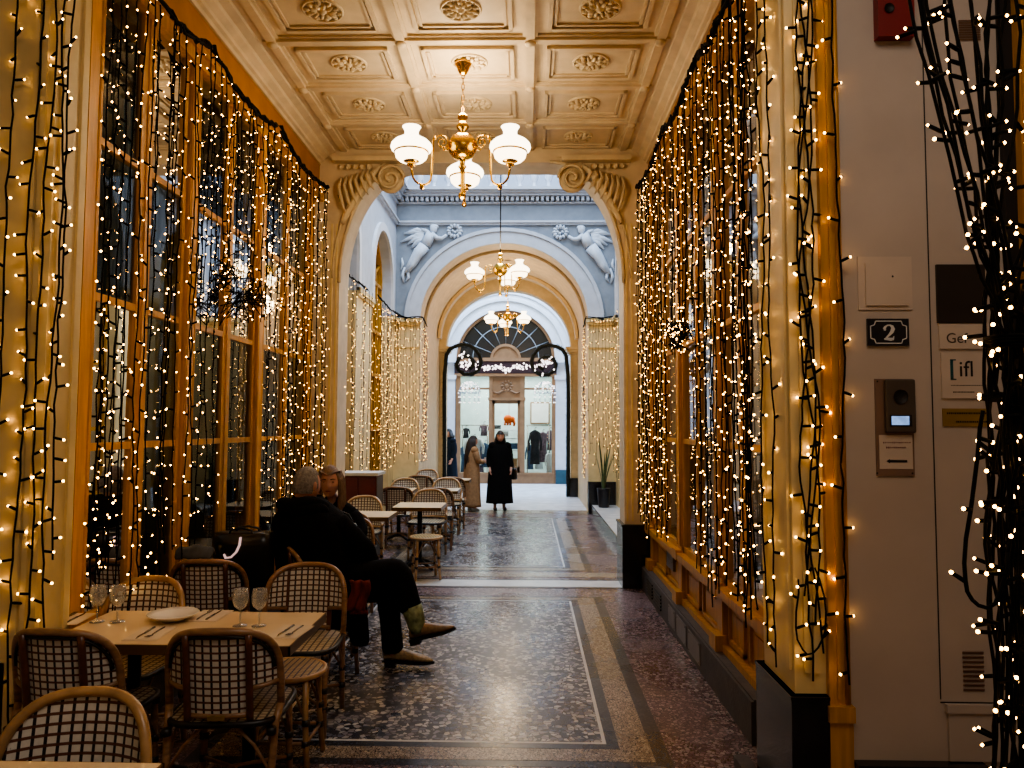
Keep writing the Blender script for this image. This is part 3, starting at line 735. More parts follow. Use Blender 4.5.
# side walls with glazed arches
for s in (-1, 1):
    xw = CX0 if s < 0 else CX1
    fn = lambda u, d, z: (xw+s*d, u, z)
    arcs = [(10.2, 1.05), (13.25, .85)]
    w = MB(); segs = [(CY0, 10.2-1.05), (10.2+1.05, 13.25-.85), (13.25+.85, CY1+.2)]
    for a, b in segs:
        w.add([], []); lo = [fn(a, 0, 0), fn(b, .35, 0)]
        w.box(min(lo[0][0], lo[1][0]), max(lo[0][0], lo[1][0]), a, b, 0, ZI, 1); w.box(min(lo[0][0], lo[1][0]), max(lo[0][0], lo[1][0]), a, b, ZI, 6.4, 0)
    for c, r in arcs: strip_arch(w, fn, cosp(c, r, 24), archf(c, r, ZI+.55, r*1.05), 6.4, 0, .35, 0, 0)
    for c, r in arcs:
        for e in (-1, 1): w.box(min(xw, xw+s*.35), max(xw, xw+s*.35), c+e*r-.001, c+e*r+.001, ZI, ZI+.55, 0)
    side = struct('wall_court_left' if s < 0 else 'wall_court_right', w, [M['bluelt'], M['cream']], '%s court wall with tall round-headed windows' % ('left' if s < 0 else 'right'), cat='wall')
    for c, r in arcs:
        q = MB(); band(q, fn, c, ZI+.55, r, r+.14, r*1.05, r*1.05+.14, -.05, 0, 24)
        for e in (-1, 1): q.box(min(xw, xw-s*.05), max(xw, xw-s*.05), min(c+e*r, c+e*(r+.14)), max(c+e*r, c+e*(r+.14)), ZI, ZI+.55)
        q.build('archivolt', M['white'], side)
        q = MB(); x0 = xw+s*.2
        for k in range(-2, 3): q.box(x0-.03, x0+.03, c+k*r/2-.03, c+k*r/2+.03, .6, ZI+.55)
        band(q, fn, c, ZI+.55, r-.08, r, r*1.05-.08, r*1.05, .16, .24, 20); band(q, fn, c, ZI+.55, r*.4, r*.4+.05, r*.4, r*.4+.05, .17, .23, 16)
        for k in range(1, 6):
            a = PI*k/6; q.tube([fn(c+r*.42*math.cos(a), .2, ZI+.55+r*.42*math.sin(a)), fn(c+r*.98*math.cos(a), .2, ZI+.55+r*1.02*math.sin(a))], .025, 6)
        for zz in (.62, 1.6, 2.6, 3.4, ZI+.52): q.box(x0-.03, x0+.03, c-r, c+r, zz, zz+.06)
        q.build('arched_window_frame', M['ochre'], side)
        q = MB(); q.add([fn(c-r, .22, .0), fn(c+r, .22, 0), fn(c+r, .22, 5.6), fn(c-r, .22, 5.6)], [(0, 1, 2, 3)]); q.build('pane', M['glass'], side)
        q = MB(); q.add([fn(c-r-.2, .6, .0), fn(c+r+.2, .6, 0), fn(c+r+.2, .6, 5.8), fn(c-r-.2, .6, 5.8)], [(0, 1, 2, 3)]); q.build('interior_wall', M['brown_wood'], side)
    q = MB()
    for (z0, z1, d) in ((3.70, 3.75, .04), (3.75, 3.83, .07)):
        for a, b in segs: q.box(min(xw, xw-s*d), max(xw, xw-s*d), a, b, z0, z1)
    q.build('impost', M['cream'], side)
# entablature and balustrade
def course(mb, z0, z1, d, mi=0):
    mb.box(CX0, CX1, CY1-d, CY1, z0, z1, mi); mb.box(CX0, CX0+d, CY0, CY1, z0, z1, mi); mb.box(CX1-d, CX1, CY0, CY1, z0, z1, mi)
q = MB()
for z0, z1, d in ((5.71, 5.75, .05), (5.75, 5.79, .08), (6.14, 6.17, .05), (6.27, 6.32, .17), (6.32, 6.36, .22), (6.36, 6.42, .28)): course(q, z0, z1, d)
en = struct('trim_8', q, M['bluelt'], 'blue white moulded entablature round the skylit court', cat='cornice')
q = MB(); x = CX0+.1
while x < CX1-.1: q.box(x, x+.055, CY1-.13, CY1, 6.18, 6.26); x += .1
y = CY0+.1
while y < CY1-.2:
    q.box(CX0, CX0+.13, y, y+.055, 6.18, 6.26); q.box(CX1-.13, CX1, y, y+.055, 6.18, 6.26); y += .1
q.build('dentil', M['bluelt'], en)
q = MB(); q.box(CX0-.3, CX1+.3, CY1+.02, CY1+.2, 6.42, 6.5); q.box(CX0-.3, CX1+.3, CY1+.0, CY1+.22, 7.0, 7.1); ba = struct('trim_9', q, M['bluelt'], 'pale balustrade above the blue court wall', cat='balustrade')
prof = [(.05, 0), (.06, .03), (.035, .06), (.05, .12), (.085, .2), (.08, .26), (.045, .36), (.04, .42), (.06, .46), (.055, .5)]
bl = None; n = 15
for i in range(n):
    x = CX0+.15+(CX1-CX0-.3)*i/(n-1)
    if bl is None: q = MB(); q.lathe(prof, seg=14); bl = q.build('baluster', M['white'], ba); o = bl
    else: o = bl.copy(); COL.objects.link(o)
    o.location = (x, CY1+.1, 6.5)
# trim upper part of the walls is cut at cornice height by setting the attic back
q = MB(); q.box(CX0-2, CX1+2, CY1+1.0, CY1+1.2, 6.2, 9.5); struct('wall_attic', q, M['bluelt'], 'pale blue attic wall behind the balustrade', cat='wall')
rf = MB()
for k in range(9):
    y = CY0+.2+k*.75; rf.tube([(CX0-.6, y, 8.2), (AC, y, 9.6), (CX1+.6, y, 8.2)], .035, 6)
rf.tube([(AC, CY0, 9.6), (AC, CY1+1, 9.6)], .05, 6)
rf.tube([(CX0, 11.5, 8.55), (CX1, 11.5, 8.55)], .03, 6)
struct('roof', rf, M['iron'], 'iron ribs of the glazed court roof', cat='roof')

# winged relief figures
def relief(s, label):
    q = MB()
    def P(x, y, d=.04): p = at(x, y, Y=CY1-d); return (p.x, CY1-d, p.z)
    if s < 0: m = lambda u, v: (395+u/10.24, 215+v/10.24)
    else: m = lambda u, v: (620-(u*1.0)/10.24, 216+v/10.24)
    def T(pts, r, d=.04): q.tube([P(*m(*p), d) for p in pts], r, 8)
    def E_(u, v, rx, rz, d=.04, rot=0):
        c = P(*m(u, v), d); q.ell(c, (rx, .05, rz), 12, 8, rot=(0, rot, 0))
    k = -1 if s > 0 else 1
    T([(370, 190), (345, 240), (310, 310)], [.10, .105, .11], .05)                  # torso
    E_(395, 140, .075, .085, .06); E_(400, 120, .09, .05, .05)                      # head, hair
    T([(375, 195), (430, 235), (480, 240), (530, 205)], [.055, .045, .04, .03], .07)   # forward arm
    T([(350, 190), (310, 160), (270, 150)], [.05, .04, .03], .05)
    T([(310, 320), (235, 410), (190, 500), (135, 570)], [.11, .09, .065, .04], .06)   # legs
    T([(290, 310), (220, 390), (170, 470), (105, 590)], [.10, .08, .06, .035], .04)
    for i, (a, b) in enumerate((((300, 190), (90, 190)), ((300, 205), (150, 240)), ((295, 215), (60, 275)), ((290, 230), (130, 300)), ((280, 245), (165, 340)), ((310, 175), (140, 165)))):
        mx, my = (a[0]+b[0])/2, (a[1]+b[1])/2-18
        T([a, (mx, my), b], [.035, .05, .015], .03)
    for i in range(7):
        T([(250-12*i, 330+30*i), (210-14*i, 350+34*i), (190-16*i, 400+32*i)], [.015, .03, .012], .025)
    T([(105, 540), (75, 620), (95, 690)], [.03, .035, .012], .03); T([(130, 570), (140, 640), (110, 680)], [.03, .03, .01], .03); T([(70, 440), (80, 500), (60, 560)], [.015, .03, .012], .03)
    c = m(610, 160)
    for i in range(12):
        a = 2*PI*i/12; E_(610+62*math.cos(a), 165+55*math.sin(a), .045, .03, .04, a*k)
    for i in range(4): E_(590+25*i, 165+14*(i % 2), .03, .03, .03)
    return q.build('winged_relief', M['pale_relief'], wc)
relief(-1, ''); relief(1, '')

# ------------------------------------------------------------------ barrel vault (Y 15.1 .. 18)
B0, B1 = CY1+.5, 18.0
w = MB(); n = 36
vs = []
for y in (CY1+.02, B1):
    for i in range(n+1):
        a = PI-PI*i/n; vs.append((AC+(AR+.02)*math.cos(a), y, ZI+1.58*math.sin(a)))
w.add(vs, [(i, i+1, n+2+i, n+1+i) for i in range(n)], 0, True)
for x0, x1 in ((AC-AR-.5, AC-AR-.02), (AC+AR+.02, AC+AR+.5)): w.box(x0, x1, B0-.1, B1, 0, ZI)
va = struct('wall_vault', w, M['tan'], 'tan barrel vault beyond the court', cat='vault')
q = MB()
for (y0, y1, dr) in ((15.2, 15.5, .05), (17.45, 17.75, .07)): band(q, Yf, AC, ZI, AR-dr, AR, 1.57-dr, 1.57, y0, y1)
q.build('vault_rib', M['tan'], va)
r2 = 1.52
w = MB(); strip_arch(w, Yf, cosp(AC, r2, 32), archf(AC, r2, 3.62, r2*.93), 6.6, B1, B1+.35, 0)
w.box(AC-r2-1.5, AC-r2, B1, B1+.35, 0, 6.6); w.box(AC+r2, AC+r2+1.5, B1, B1+.35, 0, 6.6)
ea = struct('wall_vault_end', w, M['tan'], 'inner arch on piers closing the barrel vault', cat='arch wall')
q = MB()
for s in (-1, 1):
    xe = AC+s*r2
    for (z0, z1, d) in ((3.45, 3.5, .04), (3.5, 3.57, .09), (3.57, 3.63, .12)): q.box(min(xe-s*d, xe+s*.3), max(xe-s*d, xe+s*.3), B1-d, B1+.4, z0, z1)
q.build('impost', M['tan'], ea)
for s in (-1, 1):
    xe = AC+s*r2; q = MB(); q.box(min(xe-s*.04, xe+s*.3), max(xe-s*.04, xe+s*.3), B1-.06, B1+.4, 0, .45); q.build('plinth', M['black_stone'], ea)

# ------------------------------------------------------------------ shop facade across the street (Y 22)
FYs = 22.0; SX = -.67; fr = 1.47; fz = 3.72
w = MB(); strip_arch(w, Yf, cosp(SX, fr, 32), archf(SX, fr, fz, fr*.98), 8.5, FYs, FYs+.3, 0)
w.box(-9, SX-fr, FYs, FYs+.3, 0, 8.5); w.box(SX+fr, 8, FYs, FYs+.3, 0, 8.5)
fa = struct('wall_facade', w, M['white'], 'pale shop facade under skylight at the far end', cat='wall')
q = MB()
for k, (a, b, d) in enumerate(((fr, fr+.1, .05), (fr+.1, fr+.28, .02), (fr+.28, fr+.36, .08), (fr+.5, fr+.58, .04))): band(q, Yf, SX, fz, a, b, a*.98, b*.98, FYs-d, FYs)
q.build('archivolt', M['white'], fa)
q = MB()
for s in (-1, 1):
    xe = SX+s*(fr+.02)
    q.box(min(xe, xe+s*.34), max(xe, xe+s*.34), FYs-.12, FYs, 0, 3.1); q.box(min(xe-s*.03, xe+s*.4), max(xe-s*.03, xe+s*.4), FYs-.16, FYs, 3.08, 3.2); q.box(min(xe-s*.03, xe+s*.4), max(xe-s*.03, xe+s*.4), FYs-.16, FYs, 3.58, 3.72)
q.build('pilaster', M['white'], fa)
q = MB()
for s in (-1, 1):
    xe = SX+s*(fr+.02); q.box(min(xe, xe+s*.36), max(xe, xe+s*.36), FYs-.16, FYs, 0, .42)
q.build('pilaster_foot', M['shop_teal'], fa)
# shopfront: window_7 = fanlight, window_8/9 = side lights, door_1
def wst(name, label, cat): o = bpy.data.objects.new(name, None); COL.objects.link(o); return tag(o, label, cat, kind='structure')
fn7 = wst('window_7', 'half-round fanlight with radiating bars over the far shop', 'fanlight')
q = MB(); n = 24
pts = [(SX+fr*math.cos(PI-PI*i/n), fz+fr*.98*math.sin(PI*i/n)) for i in range(n+1)]
q.add([(a, FYs+.2, b) for a, b in pts], [tuple(range(n+1))]); q.build('pane', M['fan_dark'], fn7)
q = MB(); band(q, Yf, SX, fz, fr-.08, fr, fr*.98-.08, fr*.98, FYs+.05, FYs+.18); q.build('outer_frame', M['brown_wood'], fn7)
q = MB()
for k in range(1, 8):
    a = PI*k/8; q.tube([(SX+.45*math.cos(a), FYs+.16, fz+.45*math.sin(a)), (SX+(fr-.06)*math.cos(a), FYs+.16, fz+(fr-.06)*.98*math.sin(a))], .014, 6)
band(q, Yf, SX, fz, .98, 1.005, .96, .985, FYs+.15, FYs+.17, 24)
q.build('radiating_bar', M['fan_bar'], fn7)
q = MB(); pts = [(SX+.44*math.cos(PI-PI*i/16), fz+.42*math.sin(PI*i/16)) for i in range(17)]
q.prism(pts, lambda a, b, d: (a, d, b), FYs+.1, FYs+.18); band(q, Yf, SX, fz, .38, .46, .36, .44, FYs+.06, FYs+.11, 20); q.build('centre_panel', M['brown_wood'], fn7)
for (xa, xb, ya, yb) in ((460, 474, 327, 331), (526, 546, 327, 331)):
    pass
aw = MB(); aw.box(SX-fr-.05, SX+fr+.05, FYs-.1, FYs+.1, 3.24, 3.64, 0); aw.box(SX-fr-.1, SX+fr+.1, FYs-.14, FYs+.1, 3.62, 3.72, 1); aw.box(SX-fr-.05, SX+fr+.05, FYs-.13, FYs+.1, 3.17, 3.25, 1)
struct('trim_10', aw, [M['awning'], M['brown_wood']], 'dark maroon fascia over the far shop door', cat='fascia')
def ax(x): return at(x, 430, Y=FYs).x
def az(y): return at(505, y, Y=FYs).z
PX = [(455.8, 460.3), (488.8, 492.3), (519.8, 524.8), (551.8, 557)]
q = MB()
for i, (a, b) in enumerate(PX): q.box(ax(a), ax(b), FYs-.08, FYs+.12, 0, 3.2)
q.box(ax(455.8), ax(557), FYs-.1, FYs+.2, 0, .27); q.box(ax(455.8), ax(557), FYs-.12, FYs+.2, .27, .32); q.box(ax(488.8), ax(524.8), FYs-.04, FYs+.1, 2.52, 3.2); q.box(ax(488), ax(525.5), FYs-.1, FYs+.12, 2.46, 2.54)
q.box(ax(455.8), ax(557), FYs-.03, FYs+.1, 2.78, 2.84)
sf = struct('trim_11', q, M['brown_wood'], 'brown timber shopfront of the far boutique', cat='shopfront')
q = MB(); c0 = (ax(506.7), FYs-.06, az(386))
for i in range(10):
    a = 2*PI*i/10; q.ell((c0[0]+.14*math.cos(a), c0[1], c0[2]+.14*math.sin(a)), (.05, .02, .03), 8, 6, rot=(0, -a, 0))
q.ell(c0, (.07, .03, .07), 10, 6)
for s in (-1, 1):
    q.tube([(c0[0]+s*.1, c0[1], c0[2]-.14), (c0[0]+s*.28, c0[1], c0[2]-.22), (c0[0]+s*.42, c0[1], c0[2]-.16)], [.03, .03, .012], 6)
q.build('wreath_carving', M['brown_wood'], sf)
for k, (a, b) in enumerate(((0, 1), (2, 3))):
    wi = wst('window_%d' % (8+k), ('left' if k == 0 else 'right')+' display window of the far shop', 'window')
    q = MB(); x0, x1 = ax(PX[a][1]), ax(PX[b][0]); y = FYs+.05
    q.add([(x0, y, .3), (x1, y, .3), (x1, y, 3.2), (x0, y, 3.2)], [(0, 1, 2, 3)]); q.build('pane', M['glass'], wi)
dr = wst('door_1', 'glazed door of the far shop', 'door')
q = MB(); x0, x1 = ax(492.3), ax(519.8); f = .07
q.box(x0, x0+f, FYs, FYs+.06, .3, 2.46); q.box(x1-f, x1, FYs, FYs+.06, .3, 2.46); q.box(x0, x1, FYs, FYs+.06, 2.36, 2.46); q.box(x0, x1, FYs, FYs+.06, .3, .5); q.build('door_frame', M['brown_wood'], dr)
q = MB(); q.add([(x0, FYs+.03, .5), (x1, FYs+.03, .5), (x1, FYs+.03, 2.4), (x0, FYs+.03, 2.4)], [(0, 1, 2, 3)]); q.build('pane', M['glass'], dr)
# shop interior
q = MB(); q.box(-2.6, 1.3, 24.6, 24.7, 0, 3.4); q.box(-2.7, -2.6, 22.3, 24.7, 0, 3.4); q.box(1.3, 1.4, 22.3, 24.7, 0, 3.4); q.box(-2.7, 1.4, 22.3, 24.7, 3.4, 3.5)
struct('wall_boutique', q, M['shop_wall'], 'pale green inner walls of the far boutique', cat='wall')
for s in (-1, 1):
    q = MB(); x = -9 if s < 0 else 8; q.box(x, x+.1, 18, 26, 0, 8.5); struct('wall_crossing_'+('left' if s < 0 else 'right'), q, M['white'], '%s end of the crossing passage' % ('left' if s < 0 else 'right'), cat='wall')

# shop goods (things)
def garment(x, yt, hpx, wpx, m, Y, label, g):
    c = at(x, yt, Y=Y); h = hpx*Y/740; w = wpx*Y/740
    q = MB(); rings = []
    for t_, k in ((0, .25), (.06, .95), (.14, 1.0), (.45, .8), (1, 1.0)):
        rings.append([(c.x+w/2*k*math.cos(a)*(1+.06*math.sin(5*a)), Y+.07*math.sin(a), c.z-h*t_) for a in [2*PI*i/14 for i in range(14)]])
    q.loft(rings)
    for s in (-1, 1): q.tube([(c.x+s*w*.42, Y, c.z-h*.08), (c.x+s*w*.62, Y, c.z-h*.35), (c.x+s*w*.6, Y+.02, c.z-h*.6)], [.06*w/.5, .05*w/.5, .04*w/.5], 8)
    o = tag(q.build('garment', m), label, 'garment', g)
    k = MB(); k.tube([(c.x, Y, c.z), (c.x, Y, c.z+.06), (c.x+.03, Y, c.z+.09), (c.x+.05, Y, c.z+.06)], .008, 5); k.build('hanger_hook', M['iron'], o)
    return o
for a in ((474, 437, 28, 15, M['cloth_white'], 22.6, 'white shirt hanging in the left display window of the far shop'),
          (465, 446, 30, 9, M['cloth_blue'], 22.9, 'steel blue coat hanging at the left of the far shop window'),
          (535, 430, 34, 10, M['cloth_dark'], 22.7, 'dark jacket hanging in the right display window of the far shop'),
          (543, 432, 30, 9, M['cloth_mauve'], 23.0, 'mauve print dress hanging in the right display window'),
          (549, 453, 22, 6, M['cloth_white'], 22.5, 'small white dress at the right end of the far shop window'),
          (550, 430, 20, 6, M['cloth_mauve'], 23.4, 'mauve top hanging at the far right behind glass')):
    garment(*a, None)
for i, (x, y, h, w_, m, Y) in enumerate(((470, 448, 24, 7, 'cloth_dark', 23.3), (480, 446, 26, 8, 'cloth_mauve', 23.1), (485, 443, 24, 7, 'cloth_blue', 22.8), (530, 445, 24, 7, 'cloth_blue', 23.2), (539, 447, 22, 8, 'cloth_white', 23.4), (466, 428, 10, 6, 'cloth_dark', 23.6), (484, 424, 12, 7, 'cloth_mauve', 23.6))):
    garment(x, y, h, w_, M[m], Y, ('dark', 'mauve', 'steel blue', 'steel blue', 'white', 'dark', 'mauve')[i]+(' garment low at the left of the far shop', ' garment low in the middle of the left display window', ' garment beside the left post of the shop door', ' garment beside the right post of the shop door', ' garment low in the middle of the right display window', ' small top high at the left of the far shop', ' small top high near the left post of the shop door')[i], None)
def goods(name, x, y, wpx, hpx, Y, m, label, cat, shape='box'):
    c = at(x, y, Y=Y); w = wpx*Y/740; h = hpx*Y/740; q = MB()
    if shape == 'box':
        q.box(c.x-w/2, c.x+w/2, Y-.12, Y+.12, c.z-h/2, c.z+h/2); q.box(c.x-w/2-.01, c.x+w/2+.01, Y-.13, Y+.13, c.z+h/2-.03, c.z+h/2); q.box(c.x-.02, c.x+.02, Y-.125, Y+.125, c.z-h/2, c.z+h/2)
    elif shape == 'folded':
        for i in range(4): q.box(c.x-w/2+random.uniform(-.01, .01), c.x+w/2, Y-.14, Y+.14, c.z-h/2+h*i/4, c.z-h/2+h*(i+.9)/4)
    o = q.build(name, m); b = o.modifiers.new('b', 'BEVEL'); b.width = .012; b.segments = 2
    return tag(o, label, cat)
# orange felt bird-like ornament and wall pictures
c = at(509, 419, Y=23); q = MB()
q.ell((c.x-.03, 23, c.z), (.14, .08, .13), 14, 8); q.ell((c.x+.11, 23, c.z-.02), (.08, .06, .1), 12, 8); q.tube([(c.x+.14, 23, c.z-.03), (c.x+.17, 23, c.z-.14), (c.x+.15, 23, c.z-.22)], [.045, .04, .03], 8)
for dx in (-.12, -.04, .04): q.tube([(c.x+dx, 23, c.z-.08), (c.x+dx, 23, c.z-.2)], .035, 8)
q.tube([(c.x, 23, c.z+.1), (c.x, 23, 3.38)], .006, 4)
tag(q.build('felt_ornament', M['orange']), 'bright orange stuffed animal ornament hanging inside the shop door', 'ornament')
goods('display_crate', 512, 464, 10, 11, 23.2, M['cloth_tan'], 'tan box stacked low behind the shop door', 'box')
goods('display_crate', 503, 461, 5, 12, 23.3, M['brown_wood'], 'narrow brown box beside the tan box behind the shop door', 'box')
goods('folded_knitwear', 505, 434, 7, 5, 23.4, M['cloth_white'], 'pale folded knitwear on the upper shelf inside the shop', 'knitwear', 'folded')
goods('folded_knitwear', 497, 427, 8, 4, 23.4, M['cloth_dark'], 'dark folded knitwear left of the pale pile inside the shop', 'knitwear', 'folded')
goods('folded_knitwear', 512, 446, 12, 6, 23.4, M['cloth_blue'], 'steel blue folded knitwear on the lower shelf inside the shop', 'knitwear', 'folded')
q = MB()
for y in (430, 438, 450): zz = at(505, y, Y=23.4).z; q.box(at(493, 430, Y=23.4).x, at(521, 430, Y=23.4).x, 23.2, 23.6, zz-.03, zz-.005)
for x in (493, 521): xx = at(x, 430, Y=23.4).x; q.box(xx-.02, xx+.02, 23.2, 23.6, 0, 2.2)
tag(q.build('shelf_unit', M['cloth_white']), 'white shelf unit facing the door inside the far shop', 'shelf')
q = MB(); 
for x0, x1, Y in ((461, 489, 22.9), (526, 551, 22.9)):
    a, b = at(x0, 430, Y=Y).x, at(x1, 430, Y=Y).x; q = MB(); q.tube([(a, Y, 1.72), (b, Y, 1.72)], .015, 6)
    for x in (a+.05, b-.05): q.tube([(x, Y, 0), (x, Y, 1.72)], .015, 6); q.tube([(x, Y-.2, .02), (x, Y+.2, .02)], .015, 6)
    tag(q.build('clothes_rail', M['steel']), ('left' if x0 < 500 else 'right')+' clothes rail inside the far shop', 'clothes rail')
q = MB(); a = at(540, 413, Y=24.5); q.box(a.x-.28, a.x+.28, 24.52, 24.56, a.z-.32, a.z+.32); q.box(a.x-.32, a.x+.32, 24.54, 24.585, a.z-.36, a.z+.36, 1)
tag(q.build('framed_picture', [M['sign_white'], M['brown_wood']]), 'pale square framed picture on the wall behind the right display window', 'picture')
# ------------------------------------------------------------------ bistro chairs
def chair_parts(root, posts=True, pale=False):
    fr_m = M['rattan_lt'] if pale else M['rattan']
    UH, RC = .268, .30
    def zl(z): return max(0, z-.46)*.14
    def P(u, z): return (RC*math.sin(u/RC), -.215+RC*(1-math.cos(u/RC))*.85-zl(z), z)
    ZB = .61 if posts else .52
    def zt(u): return ZB+(.845-ZB)*max(0, 1-abs(u/UH)**2.8)**(1/2.8)
    def low(u):
        return .60+.02*abs(u)/UH if posts else .50
    # seat
    q = MB(); def_pts = []
    def rim(a, r=.225, n=4.5):
        c, s_ = math.cos(a), math.sin(a); k = (abs(c)**n+abs(s_)**n)**(-1/n); return (r*k*c*1.0, r*k*s_*.97)
    n = 28; rings = []
    q.add([(0, 0, .472)]+[(rim(2*PI*i/n)[0], rim(2*PI*i/n)[1], .466) for i in range(n)], [(0, 1+i, 1+(i+1) % n) for i in range(n)], 0, False,
          [(0, 0)]+[rim(2*PI*i/n) for i in range(n)])
    q.add([(rim(2*PI*i/n)[0], rim(2*PI*i/n)[1], .44) for i in range(n)], [tuple(range(n))], 1)
    seat = q.build('seat', [M['weave_seat'], M['binding']], root)
    q = MB(); q.tube([(rim(2*PI*i/32, .232)[0], rim(2*PI*i/32, .232)[1], .455) for i in range(32)], .014, 8, closed=True); q.build('seat_rim', M['binding'], root)
    # back weave
    q = MB(); nv = 8
    segs = [(-UH, -.13, low), (-.13, .13, (lambda u: .49)), (.13, UH, low)] if posts else [(-UH, UH, low)]
    for u0, u1, lo in segs:
        nu = 10; uu = [u0+(u1-u0)*i/nu for i in range(nu+1)]
        vs = []; uv = []
        for j in range(nv+1):
            for u in uu:
                a, b = lo(u), max(zt(u)-.004, lo(u)+.004); zz = a+(b-a)*j/nv
                vs.append(P(u, zz)); uv.append((u+1.0, zz))
        q.add(vs, [(j*(nu+1)+i, j*(nu+1)+i+1, (j+1)*(nu+1)+i+1, (j+1)*(nu+1)+i) for j in range(nv) for i in range(nu)], 0, True, uv)
    back = q.build('backrest', M['weave'], root)
    # hoop and rails
    N = 30
    hoop = [P(-UH, .50), P(-UH, .56)]+[P(UH*math.sin(PI/2*(2*i/N-1)), zt(UH*math.sin(PI/2*(2*i/N-1)))) for i in range(N+1)]+[P(UH, .56), P(UH, .50)]
    q = MB(); q.tube(hoop, .0165, 10)
    o = q.build('back_hoop', fr_m, root)
    q = MB()
    q.tube([Vector(P(UH*.93*math.sin(PI/2*(2*i/N-1)), zt(UH*math.sin(PI/2*(2*i/N-1)))-.020))-Vector((0, .008, 0)) for i in range(2, N-1)], .007, 6)
    q.build('hoop_binding', M['binding'], root)
    q = MB()
    if posts:
        for s in (-1, 1):
            q.tube([P(s*UH, .615), P(s*.22, .605), P(s*.18, .60), P(s*.13, .595)], .011, 8)
        q.tube([P(-.14+.28*i/8, .487) for i in range(9)], .012, 8)
    else:
        q.tube([P(-UH+2*UH*i/14, .50) for i in range(15)], .012, 8)
    q.build('back_rail', fr_m, root)
    if posts:
        for s in (-1, 1):
            q = MB(); ps = []
            for i in range(9):
                zz = .45+(.83-.45)*i/8; p = P(s*.132, zz); ps.append((p[0], p[1]-.014, p[2]))
            q.tube(ps, .0155, 8); q.build('back_post', M['rattan_dk'], root)
        q = MB(); q.box(-.035, .035, -.245, -.238, .478, .498); q.build('blank_brass_plate', M['gold_plate'], back)
    # legs
    def bands(q, x, y):
        for zz in (.15, .25, .42): q.tube([(x, y, zz-.014), (x, y, zz+.014)], .021, 8, 1)
    for sx_ in (-1, 1):
        q = MB(); q.tube([P(sx_*UH, .51), (sx_*.222, -.165, .44), (sx_*.215, -.20, .22), (sx_*.212, -.235, 0)], [.0165, .0165, .016, .015], 8); bands(q, sx_*.215, -.2); q.build('leg', [fr_m, M['binding']], root)
        q = MB(); q.tube([(sx_*.19, .185, .46), (sx_*.195, .19, .22), (sx_*.20, .205, 0)], [.016, .016, .015], 8); bands(q, sx_*.195, .19); q.build('leg', [fr_m, M['binding']], root)
    q = MB()
    A = [(.20, .19), (-.20, .19), (-.215, -.2), (.215, -.2)]
    for i in range(4):
        a, b = A[i], A[(i+1) % 4]
        for s0, e0 in ((a, b), (b, a)):
            q.tube([(s0[0], s0[1], .25), (s0[0]+(e0[0]-s0[0])*.16, s0[1]+(e0[1]-s0[1])*.16, .36), (s0[0]+(e0[0]-s0[0])*.34, s0[1]+(e0[1]-s0[1])*.34, .44)], .007, 6)
    q.tube([(A[0][0], A[0][1], .15), (0, 0, .19), (A[2][0], A[2][1], .15)], .009, 6); q.tube([(A[1][0], A[1][1], .15), (0, 0, .185), (A[3][0], A[3][1], .15)], .009, 6)
    q.build('brace', fr_m, root)

CHG = 'woven rattan bistro chairs'
def new_chair(label, x, y, rz, posts=True, pale=False):
    t = thing('bistro_chair', label, 'chair', (x, y, 0.006), rz, CHG); chair_parts(t, posts, pale); return t
# rotation 0: occupant faces +Y (back of the chair towards the viewer); PI: faces the viewer
cB = new_chair('rattan bistro chair with a small brass plate on its back, at the set table', -1.295, 3.33, R(4))
cA = dup(cB, (-1.93, 3.30, .006), R(-4), 'bistro chair with its back to us left of the chair with the brass plate', CHG)
cF = new_chair('large pale-framed bistro chair facing us behind the foreground table corner', -1.37, 2.11, PI+R(3), False, True)
cE = dup(cF, (-2.08, 3.84, .006), PI-R(4), 'pale-framed bistro chair facing us behind the left pair of wine glasses', CHG)
cC = dup(cB, (-1.31, 4.28, .006), PI+R(3), 'bistro chair facing us behind the right end of the set table', CHG)
cD = dup(cB, (-2.04, 4.88, .006), R(6), 'dark-edged bistro chair with its back to us carrying the black bag', CHG)
cM = dup(cB, (-1.42, 5.28, .006), R(-72), 'bistro chair under the seated man in the black coat', CHG)
cW = dup(cB, (-1.62, 6.55, .006), PI, 'bistro chair under the woman with long fair hair', CHG)
rows = [
 (cB, -1.78, 7.50, 0, 'bistro chair with its back to us directly beyond the seated couple'),
 (cF, -1.95, 8.62, PI, 'golden-lit bistro chair facing us beside the maroon cabinet'),
 (cB, -1.82, 10.45, 0, 'bistro chair with its back to us in the wall-side row, beyond the cabinet'),
 (cF, -1.95, 11.62, PI, 'bistro chair facing us in the wall-side row, second from the maroon cabinet'),
 (cB, -1.85, 12.85, 0, 'bistro chair with its back to us far along the wall-side row'),
 (cF, -1.95, 14.15, PI, 'farthest bistro chair facing us in the wall-side row, by the cream pier'),
 (cF, -1.30, 9.62, PI, 'bistro chair facing us behind the nearest aisle-side two-seat table'),
 (cB, -1.26, 10.35, 0, 'bistro chair with its back to us next along the aisle behind the stool'),
 (cF, -1.29, 11.78, PI, 'bistro chair facing us behind the second aisle-side table'),
 (cB, -1.27, 12.45, 0, 'aisle-side bistro chair with its back to us nearest the two standing women'),
]
for src, x, y, rz, lab in rows: dup(src, (x, y, .006), rz+R(random.uniform(-4, 4)), lab, CHG)
